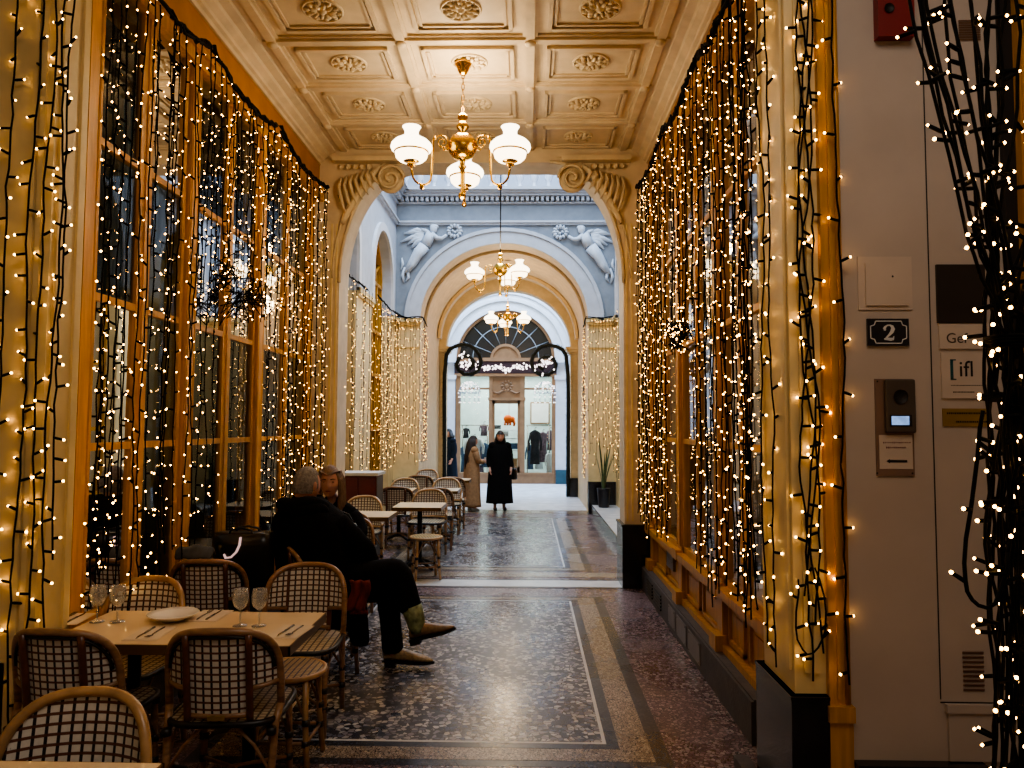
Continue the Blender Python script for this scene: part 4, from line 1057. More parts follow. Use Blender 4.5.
# stools
def make_stool(label, x, y):
    t = thing('cane_stool', label, 'stool', (x, y, .006), 0, 'round cane stools')
    q = MB(); n = 28
    q.add([(0, 0, .468)]+[(.17*math.cos(2*PI*i/n), .17*math.sin(2*PI*i/n), .462) for i in range(n)], [(0, 1+i, 1+(i+1) % n) for i in range(n)], 0, False, [(0, 0)]+[(.17*math.cos(2*PI*i/n), .17*math.sin(2*PI*i/n)) for i in range(n)])
    q.add([(.17*math.cos(2*PI*i/n), .17*math.sin(2*PI*i/n), .43) for i in range(n)], [tuple(range(n))], 0, False, [(0, 0)]*n)
    q.build('seat', M['weave_stool'], t)
    q = MB(); q.tube([(.175*math.cos(2*PI*i/28), .175*math.sin(2*PI*i/28), .452) for i in range(28)], .014, 8, closed=True); q.build('seat_rim', M['rattan_lt'], t)
    L = [(sx_*.115, sy_*.115) for sx_, sy_ in ((1, 1), (-1, 1), (-1, -1), (1, -1))]
    for a, b in L: q = MB(); q.tube([(a, b, .45), (a*1.05, b*1.05, .22), (a*1.2, b*1.2, 0)], .015, 8); [q.tube([(a*1.08, b*1.08, zz-.014), (a*1.08, b*1.08, zz+.014)], .02, 8, 1) for zz in (.14, .24)]; q.build('leg', [M['rattan_lt'], M['binding']], t)
    q = MB()
    for i in range(4):
        a, b = L[i], L[(i+1) % 4]
        for s0, e0 in ((a, b), (b, a)): q.tube([(s0[0]*1.05, s0[1]*1.05, .24), (s0[0]+(e0[0]-s0[0])*.3, s0[1]+(e0[1]-s0[1])*.3, .43)], .007, 6)
        q.tube([(a[0]*1.1, a[1]*1.1, .14), (b[0]*1.1, b[1]*1.1, .14)], .009, 6)
    q.build('brace', M['rattan'], t)
    return t
s0 = make_stool('golden woven round stool tucked beside the right end of the set table', -1.205, 3.81)
dup(s0, (-1.13, 8.32, .006), .3, 'pale-lit round stool standing in front of the aisle-side two-seat table')

# ------------------------------------------------------------------ tables
def make_table(label, x0, x1, y0, y1, g='cafe tables'):
    cx, cy = (x0+x1)/2, (y0+y1)/2; hx, hy = (x1-x0)/2, (y1-y0)/2
    t = thing('cafe_table', label, 'table', (cx, cy, .006), 0, g)
    q = MB(); q.box(-hx+.006, hx-.006, -hy+.006, hy-.006, .715, .744); o = q.build('tabletop', M['table_top'], t)
    q = MB()
    for a, b, c, d in ((-hx, hx, -hy, -hy+.008), (-hx, hx, hy-.008, hy), (-hx, -hx+.008, -hy, hy), (hx-.008, hx, -hy, hy)): q.box(a, b, c, d, .70, .7425)
    q.build('table_edge', M['table_edge'], t)
    xs = (-hx*.5, hx*.5) if hx > .45 else (0,)
    for x in xs: q = MB(); q.tube([(x, 0, .05), (x, 0, .71)], .03, 10); q.box(x-.15, x+.15, -.15, .15, .70, .715); q.build('column', M['iron'], t)
    for x in xs:
        q = MB()
        for k in range(4):
            a = PI/4+k*PI/2; q.tube([(x, 0, .09), (x+.12*math.cos(a), .12*math.sin(a), .06), (x+.25*math.cos(a), .25*math.sin(a), .012)], [.03, .022, .014], 8)
        q.build('base', M['iron'], t)
    return t
make_table('pale laminate table corner at the very bottom left of the view', -2.12, -1.02, 1.42, 2.12)
make_table('long pale table set with wine glasses, white dish and cutlery', -2.12, -1.02, 3.22, 3.80)
make_table('small table between the seated man and woman', -2.15, -1.55, 5.66, 6.22)
make_table('pale table beside the wall just beyond the seated couple', -1.98, -1.44, 7.70, 8.26)
make_table('pale two-seat aisle table behind the round stool', -1.58, -1.0, 8.62, 9.22)
make_table('second pale aisle table along the row', -1.58, -1.02, 10.82, 11.38)
make_table('wall-side pale table level with the second aisle table', -2.15, -1.68, 10.82, 11.30)
make_table('farthest aisle table near the standing women', -1.58, -1.02, 12.95, 13.5)
make_table('farthest wall-side table by the cream pier', -2.15, -1.68, 13.1, 13.6)
TZ = .751
# wine glasses
def make_wine(label, x, y):
    t = thing('wine_glass', label, 'glass', (x, y, TZ), 0, 'wine glasses on the set table')
    q = MB(); q.lathe([(.0, .001), (.034, .001), (.034, .003), (.012, .007), (.0045, .014), (.004, .075)], seg=20); q.build('stem', M['glass_clear'], t)
    q = MB(); q.lathe([(.0, .074), (.012, .078), (.028, .092), (.036, .115), (.037, .135), (.034, .16), (.031, .172), (.029, .172), (.033, .15), (.035, .13), (.034, .116), (.026, .095), (.0, .08)], seg=24); q.build('bowl', M['glass_clear'], t)
    q = MB(); q.lathe([(.0315, .171), (.032, .1735), (.0295, .1735), (.029, .171)], seg=24); q.build('rim', M['glass_clear'], t)
    return t
gz = []
for i, (px, py, lab) in enumerate(((97, 622, 'leftmost wine glass at the wall end of the set table'), (117, 622, 'second wine glass from the left on the set table'),
                     (240, 626, 'left one of the two wine glasses standing clear at the right of the table'), (259, 626, 'rightmost wine glass, in front of the chair by the man'))):
    p = at(px, py, Z=TZ)
    gz.append(make_wine(lab, p.x, p.y) if i == 0 else dup(gz[0], (p.x, p.y, TZ), 0, lab))
p = at(173, 620, Z=TZ)
q = MB(); q.lathe([(0, .004), (.05, .004), (.055, 0), (.06, .006), (.1, .022), (.118, .034), (.116, .037), (.095, .026), (.055, .012), (0, .01)], (p.x, p.y, TZ), 32)
tag(q.build('serving_dish', M['porcelain']), 'shallow white porcelain dish in the middle of the set table', 'dish')
def setting(x, y, rz, where):
    q = MB(); q.box(-.075, .075, -.11, .11, 0, .0025); q.box(-.07, .07, -.105, .10, .0025, .004)
    n = q.build('paper_napkin', M['napkin']); n.location = (x, y, TZ); n.rotation_euler = (0, 0, rz); tag(n, 'folded paper napkin '+where, 'napkin', 'paper napkins under the cutlery')
    for k, nm in enumerate(('fork', 'table_knife')):
        q = MB(); ox = -.025+.045*k; zz = .0065
        if k == 0:
            q.tube([(ox, -.09, zz), (ox, -.02, zz+.002), (ox, .03, zz+.001)], [.004, .003, .0025], 6)
            q.add([(ox-.004, .03, zz), (ox+.004, .03, zz), (ox+.011, .05, zz+.002), (ox-.011, .05, zz+.002)], [(0, 1, 2, 3)])
            for j in range(4): q.tube([(ox-.0095+.0063*j, .05, zz+.002), (ox-.0095+.0063*j, .09, zz+.006)], .0017, 5)
        else:
            q.tube([(ox, -.09, zz), (ox, .01, zz+.001)], [.0055, .0045], 6)
            q.add([(ox-.005, .01, zz+.001), (ox+.006, .01, zz+.001), (ox+.008, .06, zz+.001), (ox-.002, .105, zz+.001), (ox-.005, .1, zz+.001)], [(0, 1, 2, 3, 4)])
        o = q.build(nm, M['steel']); o.location = (x, y, TZ); o.rotation_euler = (0, 0, rz)
        tag(o, ('fork' if k == 0 else 'table knife')+' lying on the napkin '+where, 'cutlery', 'cutlery on the set table')
for (px, py, rz, where) in ((72, 619, 0.1, 'at the wall end of the set table'), (150, 634, PI+.05, 'in front of the left near chair'), (210, 616, 0, 'between the dish and the right-hand glasses'), (290, 632, PI-.1, 'at the right near corner of the set table')):
    p = at(px, py, Z=TZ); setting(p.x, p.y, rz, where)

# maroon cabinet
t = thing('waiter_cabinet', 'maroon waiter cabinet with a pale top against the left side', 'cabinet', (-2.10, 9.4, .006))
q = MB(); q.box(-.22, .22, -.2, .2, .05, 1.07); q.box(-.2, .2, -.18, .18, 0, .05); q.build('carcass', M['maroon'], t)
q = MB(); q.box(-.25, .25, -.23, .23, 1.07, 1.105); q.build('cabinet_top', M['stone_pale'], t)
q = MB(); q.box(.22, .23, -.19, .19, .08, 1.05); q.build('side_panel', M['panel_steel'], t)
for k in (-1, 1):
    q = MB(); q.box(min(k*.01, k*.2), max(k*.01, k*.2), -.215, -.2, .1, 1.03); d = q.build('cabinet_door', M['maroon'], t)
    q = MB(); q.ell((k*.035, -.225, .6), (.012, .012, .012), 8, 6); q.build('knob', M['brass_dk'], d)

# bags and cloth
t = thing('tote_bag', 'glossy black bag with a pale pink hooked mark on a chair', 'bag', (-1.90, 4.98, .480))
q = MB(); rings = []
for zz, k in ((0, .9), (.03, 1), (.25, 1.02), (.42, 1), (.5, .97)):
    rings.append([(.19*k*(abs(math.cos(a))**.4)*(1 if math.cos(a) > 0 else -1), .085*k*(abs(math.sin(a))**.5)*(1 if math.sin(a) > 0 else -1), zz) for a in [2*PI*i/28 for i in range(28)]])
q.loft(rings, cap=True); q.build('bag_body', M['black_bag'], t)
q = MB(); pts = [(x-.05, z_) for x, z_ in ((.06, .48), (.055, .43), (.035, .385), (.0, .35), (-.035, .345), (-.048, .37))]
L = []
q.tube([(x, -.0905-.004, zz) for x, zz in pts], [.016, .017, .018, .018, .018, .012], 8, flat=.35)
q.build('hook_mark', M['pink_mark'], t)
q = MB()
for s in (-1, 1): q.tube([(-.08, s*.06, .49), (-.07, s*.06, .52), (0, s*.05, .535), (.07, s*.06, .52), (.08, s*.06, .49)], .008, 6)
q.build('handle', M['black_bag'], t)
q = MB(); rings = []
for i in range(9):
    u = -.12+.24*i/8
    prof = [(-.10, .0), (-.085, .09), (-.03, .155+.015*math.sin(i*1.7)), (.02, .158), (.07, .1), (.08, 0), (.05, .06), (.0, .12), (-.05, .1), (-.08, .0)]
    rings.append([(u, a*.55, b*.55*(1-.25*abs(u)/.12)+.01*math.sin(i*2+a*30)) for a, b in prof])
q.loft(rings); o = q.build('cloth_cap', M['grey_cloth'], sub=1); o.location = (-2.10, 4.692, .858); o.rotation_euler = (0, 0, .1)
tag(o, 'dark grey folded cloth cap perched on the chair back left of the black bag', 'cap')
t = thing('shoulder_bag', 'black handbag with a folded paper leaning on it, beyond the man', 'bag', (-1.50, 5.9, .752))
q = MB(); rings = []
for zz, k in ((0, .95), (.04, 1), (.12, .95), (.17, .8)):
    rings.append([(.17*k*(abs(math.cos(a))**.5)*(1 if math.cos(a) > 0 else -1), .06*k*(abs(math.sin(a))**.6)*(1 if math.sin(a) > 0 else -1), zz) for a in [2*PI*i/24 for i in range(24)]])
q.loft(rings); q.build('bag_body', M['black_bag'], t)
q = MB(); q.obox((.10, -.085, .07), (.03, .006, .15), (R(-12), R(28), 0)); q.build('folded_paper', M['cloth_white'], t)
q = MB(); q.tube([(-.12, 0, .16), (-.08, 0, .24), (.0, 0, .27), (.08, 0, .24), (.12, 0, .16)], .008, 6); q.build('handle', M['black_bag'], t)
# ------------------------------------------------------------------ people
def skin_mesh(chains, sub=2):
    """chains: lists of (pos, radius); chains that start at an earlier joint's position share it"""
    verts, rad, edges, key, roots = [], [], [], {}, set()
    def vid(p, r):
        k = tuple(round(c, 4) for c in p)
        if k not in key: key[k] = len(verts); verts.append(p); rad.append(r)
        return key[k]
    for ch in chains:
        first = tuple(round(c, 4) for c in ch[0][0]) not in key
        ids = [vid(p, r) for p, r in ch]
        if first: roots.add(ids[0])
        edges += list(zip(ids, ids[1:]))
    me = bpy.data.meshes.new('tmp'); me.from_pydata([tuple(v) for v in verts], edges, [])
    o = bpy.data.objects.new('tmp', me); COL.objects.link(o)
    md = o.modifiers.new('s', 'SKIN'); md.use_smooth_shade = True
    sv = me.skin_vertices[0].data
    for i, r in enumerate(rad): sv[i].radius = (r, r); sv[i].use_root = i in roots
    o.modifiers.new('u', 'SUBSURF').levels = sub
    dg = bpy.context.evaluated_depsgraph_get(); ev = o.evaluated_get(dg); m2 = ev.to_mesh()
    vs = [tuple(v.co) for v in m2.vertices]; fs = [tuple(p.vertices) for p in m2.polygons]
    ev.to_mesh_clear(); bpy.data.objects.remove(o); bpy.data.meshes.remove(me)
    return vs, fs
def hand_chains(w, d, n, thumb, s=1.0, curl=.5):
    w, d, n = Vector(w), Vector(d).normalized(), Vector(n).normalized(); side = d.cross(n).normalized()
    if side.dot(Vector(thumb)) < 0: side = -side
    out = []
    pc = w+d*.045*s
    out.append([(w, .024*s), (pc, .030*s), (w+d*.08*s, .026*s)])
    for i, L in enumerate((.070, .080, .074, .058)):
        b = w+d*.075*s+side*(.028-.019*i)*s; a = 0; pts = [(w+d*.04*s+side*(.014-.010*i)*s, .011*s), (b, .0105*s)]
        c = b
        for k in range(3):
            a += curl*(.35+.25*k); dd = d*math.cos(a)+n*math.sin(a); c = c+dd*L*s*(.45, .3, .25)[k]; pts.append((c, (.0095, .0085, .007)[k]*s))
        out.append(pts)
    t0 = w+d*.025*s+side*.018*s
    out.append([(t0, .012*s), (t0+(d*.5+side*.8).normalized()*.035*s+n*.008*s, .012*s), (t0+(d*.8+side*.6).normalized()*.065*s+n*.02*s, .0095*s)])
    return out
def head_geo(mb, c, yaw, pitch=0, k=1.0, mi=0, rollz=0):
    """face looks along +Y at yaw 0; returns transform"""
    m = Matrix.Translation(Vector(c)) @ Matrix.Rotation(yaw, 4, 'Z') @ Matrix.Rotation(rollz, 4, 'Y') @ Matrix.Rotation(pitch, 4, 'X') @ Matrix.Scale(k, 4)
    seg, rings = 32, 24; vs = []
    for j in range(rings+1):
        ph = PI*j/rings
        for i in range(seg):
            a = 2*PI*i/seg; x, y, z = math.sin(ph)*math.cos(a), math.sin(ph)*math.sin(a), -math.cos(ph)
            X, Y, Z = x*.076, y*.098, z*.118
            if z < 0: X *= 1-.30*(-z)**1.5; Y = Y*(1-.10*(-z)) + (.012*(-z) if y > 0 else -.0*z) - (0.02*z*(-1) if y < 0 else 0)
            if y > 0:
                f = y
                g = lambda x0, z0, sx_, sz_: math.exp(-((X-x0)/sx_)**2-((Z-z0)/sz_)**2)*f
                Y += .020*g(0, -.022, .011, .016)+.010*g(0, .0, .009, .02)                     # nose
                Y -= .010*(g(.031, .012, .016, .012)+g(-.031, .012, .016, .012))               # sockets
                Y += .006*(g(.03, .032, .022, .008)+g(-.03, .032, .022, .008))                 # brow
                Y += .005*g(0, -.058, .02, .006)-.004*g(0, -.048, .016, .005)+.008*g(0, -.092, .02, .014)  # lips, chin
                Y += .004*(g(.045, -.02, .02, .02)+g(-.045, -.02, .02, .02))
            vs.append(m @ Vector((X, Y, Z)))
    fs = [(j*seg+i, j*seg+(i+1) % seg, (j+1)*seg+(i+1) % seg, (j+1)*seg+i) for j in range(rings) for i in range(seg)]
    mb.add(vs, fs, mi, True)
    for s in (-1, 1):                                                                        # ears
        q = MB(); q.ell((0, 0, 0), (.012, .02, .033), 10, 8); mb.add([m @ (Vector((s*.077, -.006, -.004))+Matrix.Rotation(s*.3, 3, 'Z') @ Vector(v)) for v in q.v], q.f, mi, True)
    return m
def face_parts(m, parent, lipm=True):
    q = MB()
    for s in (-1, 1):
        e = MB(); e.ell((s*.031, .079, .010), (.009, .007, .0042), 10, 6); q.add([m @ Vector(v) for v in e.v], e.f, 0, True)
    q.build('eyes', M['eye'], parent)
    q = MB()
    for s in (-1, 1): q.tube([m @ Vector(p) for p in ((s*.015, .098, .031), (s*.032, .095, .036), (s*.05, .08, .03))], [.003, .004, .002], 6)
    q.build('eyebrows', M['hair_dark'], parent)
    q = MB(); q.tube([m @ Vector(p) for p in ((-.024, .086, -.056), (-.008, .1, -.054), (.008, .1, -.054), (.024, .086, -.056))], [.002, .0055, .0055, .002], 6); q.build('mouth', M['lip'], parent)
def ring(c, rx, ry, n=20, ex=2.2, yaw=0, tilt=(0, 0)):
    out = []
    for i in range(n):
        a = 2*PI*i/n; x = rx*abs(math.cos(a))**(2/ex)*(1 if math.cos(a) >= 0 else -1); y = ry*abs(math.sin(a))**(2/ex)*(1 if math.sin(a) >= 0 else -1)
        X = x*math.cos(yaw)-y*math.sin(yaw); Y = x*math.sin(yaw)+y*math.cos(yaw)
        out.append((c[0]+X, c[1]+Y, c[2]+X*tilt[0]+Y*tilt[1]))
    return out
V = Vector
# ---- seated man
t = thing('person', 'seated man with cropped grey hair, black coat and tan cowboy boots, legs crossed', 'person', (0, 0, 0))
hc = V((-1.598, 5.36, 1.265))
hip, chest, neck = V((-1.46, 5.27, .56)), V((-1.55, 5.30, .95)), V((-1.59, 5.33, 1.13))
shL, shR = V((-1.76, 5.36, 1.04)), V((-1.34, 5.24, 1.03))
elL, haL = V((-1.86, 5.52, .80)), V((-1.66, 5.68, .79))
elR, haR = V((-1.16, 5.27, .82)), V((-1.08, 5.38, .67))
kn1, an1 = V((-.99, 5.30, .53)), V((-.955, 5.30, .10))     # supporting leg
kn2, an2 = V((-.90, 5.22, .70)), V((-.74, 5.16, .28))      # crossed leg
body = MB()
vs, fs = skin_mesh([[(hip, .11), (hip.lerp(chest, .5), .11), (chest, .13), (neck-V((0, 0, .03)), .07), (neck+V((0, .01, .05)), .055)],
    [(chest, .13), (shL, .06), (elL, .048), (haL, .032)], [(chest, .13), (shR, .06), (elR, .048), (haR, .032)],
    [(hip, .11), (hip+V((.08, .09, -.01)), .08), (kn1, .062), (an1, .042), (an1+V((.12, -.01, -.045)), .022)],
    [(hip, .11), (hip+V((.1, -.08, .03)), .08), (kn2, .062), (an2, .042), (an2+V((.11, -.01, .02)), .02)]]
    +hand_chains(haR, (1, .1, -.1), (0, 0, -1), (0, 1, 0), .95, .5)+hand_chains(haL, (1, .6, 0), (0, 0, -1), (1, -1, 0), .95, .4))
body.add(vs, fs, 0, True)
hm = head_geo(body, hc, R(-28), R(-4), 1.08)
bo = body.build('body', M['skin'], t)
face_parts(hm, bo)
q = MB()                                                                            # cropped hair shell
seg, rg = 28, 16; vs = []
for j in range(rg+1):
    ph = PI*j/rg*.64
    for i in range(seg):
        a = 2*PI*i/seg; x, y, z = math.sin(ph)*math.cos(a), math.sin(ph)*math.sin(a), math.cos(ph)
        Z = z*.127
        if y > .25 and z < .62: k_ = .90
        elif z < -.1 and y > -.2: k_ = .95
        else: k_ = 1.0
        vs.append(hm @ V((x*.083*k_, y*.106*k_-.003, Z if y < 0 else max(Z, -.02))))
q.add(vs, [(j*seg+i, j*seg+(i+1) % seg, (j+1)*seg+(i+1) % seg, (j+1)*seg+i) for j in range(rg) for i in range(seg)], 0, True)
q.build('hair', M['hair_grey'], t)
# coat
q = MB(); yw = R(-14)
prof = [((-1.43, 5.29, .30), .30, .20), ((-1.44, 5.28, .46), .31, .22), ((-1.48, 5.27, .62), .29, .21), ((-1.51, 5.28, .80), .285, .20), ((-1.54, 5.30, .95), .30, .20),
        ((-1.555, 5.31, 1.04), .285, .185), ((-1.565, 5.32, 1.10), .21, .16), ((-1.58, 5.33, 1.16), .12, .12), ((-1.585, 5.335, 1.19), .095, .105)]
rings = []
for i, (c, a, b) in enumerate(prof):
    rg_ = ring(c, a, b, 28, 2.4, yw)
    rings.append([(x+.010*math.sin(k*2.1+i*1.3), y+.010*math.cos(k*1.7+i), z) for k, (x, y, z) in enumerate(rg_)])
q.loft(rings, cap=False)
def sleeve(a, b, c, r0=.095, r1=.08, r2=.06):
    pts = []; rr = []
    for i in range(7): pts.append(V(a).lerp(V(b), i/6)); rr.append(r0+(r1-r0)*i/6+.006*math.sin(i*2.2))
    for i in range(1, 6): pts.append(V(b).lerp(V(c), i/5)); rr.append(r1+(r2-r1)*i/5+.005*math.sin(i*2.6))
    q.tube(pts, rr, 14)
sleeve(shL+V((.03, 0, -.01)), elL, haL-V((.03, .02, 0))); sleeve(shR+V((-.03, 0, -.01)), elR, haR-V((.03, .03, 0)), .10, .085, .065)
# hood lying on the back and shoulders
hood = []
for i in range(13):
    a = PI*1.02+(-PI*.04+PI*1.0)*i/12
    hood.append((hc.x+.165*math.cos(a), 5.31+.10*math.sin(a), 1.13+.012*math.sin(i)))
q.tube(hood, [.035+.035*math.sin(PI*i/12) for i in range(13)], 12)
q.ell((-1.575, 5.21, 1.10), (.19, .08, .075), 16, 10)
ct = q.build('coat', M['coat_black'], t, 1)
# hanging coat tail on the right
q = MB(); rings = []
for i in range(7):
    zz = .62-.07*i; rings.append(ring((-1.20+.012*i, 5.12-.006*i, zz), .10-.006*i, .055, 14, 2.4, R(-20)))
q.loft(rings); q.build('coat_tail', M['coat_black'], t, 1)
# trousers
q = MB()
def limb(pts, rs, seg=14):
    P_, R_ = [], []
    for (a, b), (ra, rb) in zip(zip(pts, pts[1:]), zip(rs, rs[1:])):
        for i in range(6): P_.append(V(a).lerp(V(b), i/6)); R_.append(ra+(rb-ra)*i/6+.004*math.sin(i*2.5))
    P_.append(V(pts[-1])); R_.append(rs[-1]); q.tube(P_, R_, seg)
limb([hip+V((0, .04, 0)), kn1, V((-.965, 5.30, .30)), V((-.945, 5.30, .10))], [.125, .088, .075, .078])
limb([hip+V((.02, -.06, .02)), kn2, an2+V((-.055, .02, .13))], [.125, .088, .08])
q.ell(hip, (.17, .17, .12), 16, 10)
q.build('trousers', M['trouser_black'], t, 1)
# boots
def boot(an, toe, shaft_top, up, nm, sr=1.0):
    an, toe, top = V(an), V(toe), V(shaft_top); f = (toe-an); f.normalize(); u = V(up).normalized(); sd = f.cross(u).normalized()
    o = MB(); L = (toe-an).length
    rings = []
    for k, (s_, w, h0, h1) in enumerate(((-.075, .030, .0, .06), (-.06, .036, .0, .085), (.0, .040, .0, .10), (.06, .040, .0, .085), (.12, .043, .0, .062), (.17, .038, .002, .048), (.205, .022, .006, .034), (.225, .008, .012, .024))):
        c = an+f*s_*(L/.225)
        rings.append([c+sd*(w*math.cos(a))+u*(h0+(h1-h0)*(.5+.5*math.sin(a))) for a in [2*PI*i/16 for i in range(16)]])
    o.loft(rings)
    b_ = o.build('boot', nm, t, 1)
    o = MB(); pts = [an-f*.02+u*.035, an-f*.018+u*.07, an.lerp(top, .62), top]; o.tube(pts, [.05*sr, .058*sr, .066*sr, .074*sr], 14); o.build('boot_shaft', M['boot_shaft'], b_)
    o = MB(); rings = []
    for s_, w in ((-.075, .032), (.0, .042), (.1, .046), (.17, .040), (.215, .02), (.232, .006)):
        c = an+f*s_*(L/.225)+u*(.0 if s_ < .16 else (s_-.16)*.12)
        rings.append([c+sd*w+u*.004, c-sd*w+u*.004, c-sd*w-u*.012, c+sd*w-u*.012])
    o.loft(rings, smooth=False)
    c = an-f*.045; rings = [[c+f*x*1+sd*y-u*h for x, y in ((.04, .032), (-.03, .028), (-.03, -.028), (.04, -.032))] for h in (.01, .04)]
    o.loft(rings, smooth=False); o.build('sole', M['sole'], b_)
boot((-.925, 5.30, .047), (-.655, 5.26, .044), (-.945, 5.30, .2), (0, 0, 1), M['boot'], .72)
boot(an2+V((.01, 0, -.03)), an2+V((.245, -.02, .03)), an2+V((-.06, .02, .17)), (-.12, 0, 1), M['boot_toe'])
# red patterned scarf end hanging beside the chair
q = MB(); n = 10
q.grid(lambda u, v: (-1.20+.13*u+.015*math.sin(v*5), 5.02+.02*math.sin(u*14+v*2), .66-.20*v), [i/n for i in range(n+1)], [i/8 for i in range(9)])
for i in range(12): q.tube([(-1.19+.0105*i, 5.02, .465), (-1.185+.0105*i, 5.02, .43)], .003, 4)
o = q.build('scarf', M['red_knit'], t); m_ = o.modifiers.new('s', 'SOLIDIFY'); m_.thickness = .01

# ---- woman facing him
t = thing('person', 'woman with long fair hair partly hidden behind the seated man, facing us', 'person', (0, 0, 0))
hc = V((-1.635, 6.12, 1.235)); hip, chest, neck = V((-1.620, 6.46, .56)), V((-1.630, 6.33, .92)), V((-1.635, 6.22, 1.08))
shL, shR = V((-1.495, 6.31, .955)), V((-1.765, 6.31, .955)); elL, elR = V((-1.360, 6.17, .80)), V((-1.880, 6.17, .80)); haL, haR = V((-1.480, 5.98, .785)), V((-1.720, 5.98, .785))
body = MB()
vs, fs = skin_mesh([[(hip, .13), (hip.lerp(chest, .5), .11), (chest, .125), (neck, .05), (neck+V((0, -.04, .06)), .046)],
    [(chest, .125), (shL, .055), (elL, .04), (haL, .026)], [(chest, .125), (shR, .055), (elR, .04), (haR, .026)],
    [(hip, .13), (hip+V((.09, -.05, -.01)), .08), (V((-1.520, 6.08, .50)), .056), (V((-1.520, 6.12, .09)), .036), (V((-1.520, 5.98, .03)), .028)],
    [(hip, .13), (hip+V((-.09, -.05, -.01)), .08), (V((-1.730, 6.08, .50)), .056), (V((-1.730, 6.12, .09)), .036), (V((-1.730, 5.98, .03)), .028)]]
    +hand_chains(haL, (-.6, -.8, 0), (0, 0, -1), (-.5, .3, 0), .88, .4)+hand_chains(haR, (.6, -.8, 0), (0, 0, -1), (.5, .3, 0), .88, .4))
body.add(vs, fs, 0, True); hm = head_geo(body, hc, PI+R(8), R(-6), 1.1)
bo = body.build('body', M['skin_pink'], t); face_parts(hm, bo)
q = MB()
seg, rg = 28, 14; vs = []
for j in range(rg+1):
    ph = PI*j/rg*.60
    for i in range(seg):
        a = 2*PI*i/seg; x, y, z = math.sin(ph)*math.cos(a), math.sin(ph)*math.sin(a), math.cos(ph)
        Z = z*.126
        if y > .1: Z = max(Z, .066+.03*abs(x)-.05*max(0, abs(x)-.75))
        vs.append(hm @ V((x*.0815, y*(.101 if y > 0 else .110), Z)))
q.add(vs, [(j*seg+i, j*seg+(i+1) % seg, (j+1)*seg+(i+1) % seg, (j+1)*seg+i) for j in range(rg) for i in range(seg)], 0, True)
for s in (-1, 1):
    for k in range(6):
        x = s*(.070+.006*(k % 3)); y = .03-.022*k
        q.tube([hm @ V((x*.8, y+.01, .07)), hm @ V((x*1.12, y+.008, 0)), hm @ V((x*1.15, y, -.09)), hm @ V((x*1.1+.01*math.sin(k), y+.01, -.19)), hm @ V((x*.95, y+.02, -.27-.02*(k % 2)))], [.014, .019, .02, .018, .006], 8)
q.build('hair', M['hair_blond'], t)
q = MB(); q.loft([ring((-1.620, 6.45, .50), .21, .17, 24), ring((-1.625, 6.42, .68), .19, .15, 24), ring((-1.630, 6.34, .90), .21, .145, 24), ring((-1.630, 6.30, .99), .20, .12, 24), ring((-1.635, 6.27, 1.05), .10, .085, 24), ring((-1.635, 6.24, 1.10), .065, .065, 24)], cap=False)
def sleeve2(a, b, c): q.tube([V(a), V(a).lerp(V(b), .5), V(b), V(b).lerp(V(c), .5), V(c)], [.085, .072, .06, .05, .042], 12); q.ell(V(a)+V((0, 0, -.02)), (.078, .078, .07), 12, 8)
sleeve2(shL, elL, haL+V((.02, .03, 0))); sleeve2(shR, elR, haR+V((-.02, .03, 0))); q.build('jumper', M['coat_black'], t, 1)
q = MB()
for x in (-1.520, -1.730): limb([V((x*.6-1.620*.4, 6.44, .55)), V((x, 6.08, .51)), V((x, 6.12, .12))], [.1, .075, .06])
q.build('trousers', M['trouser_black'], t, 1)
q = MB()
for x in (-1.520, -1.730): q.loft([ring((x, 6.14-.06*i, .05), .036+.004*(i % 2), .045, 12) if False else [(x+.04*math.cos(a)*w, 6.16-.055*i, .012+.05*h*(.5+.5*math.sin(a))) for a in [2*PI*k/12 for k in range(12)]] for i, (w, h) in enumerate(((.8, 1.3), (1, 1.5), (1, 1.1), (.9, .8), (.4, .5)))])
q.build('shoes', M['sole'], t, 1)

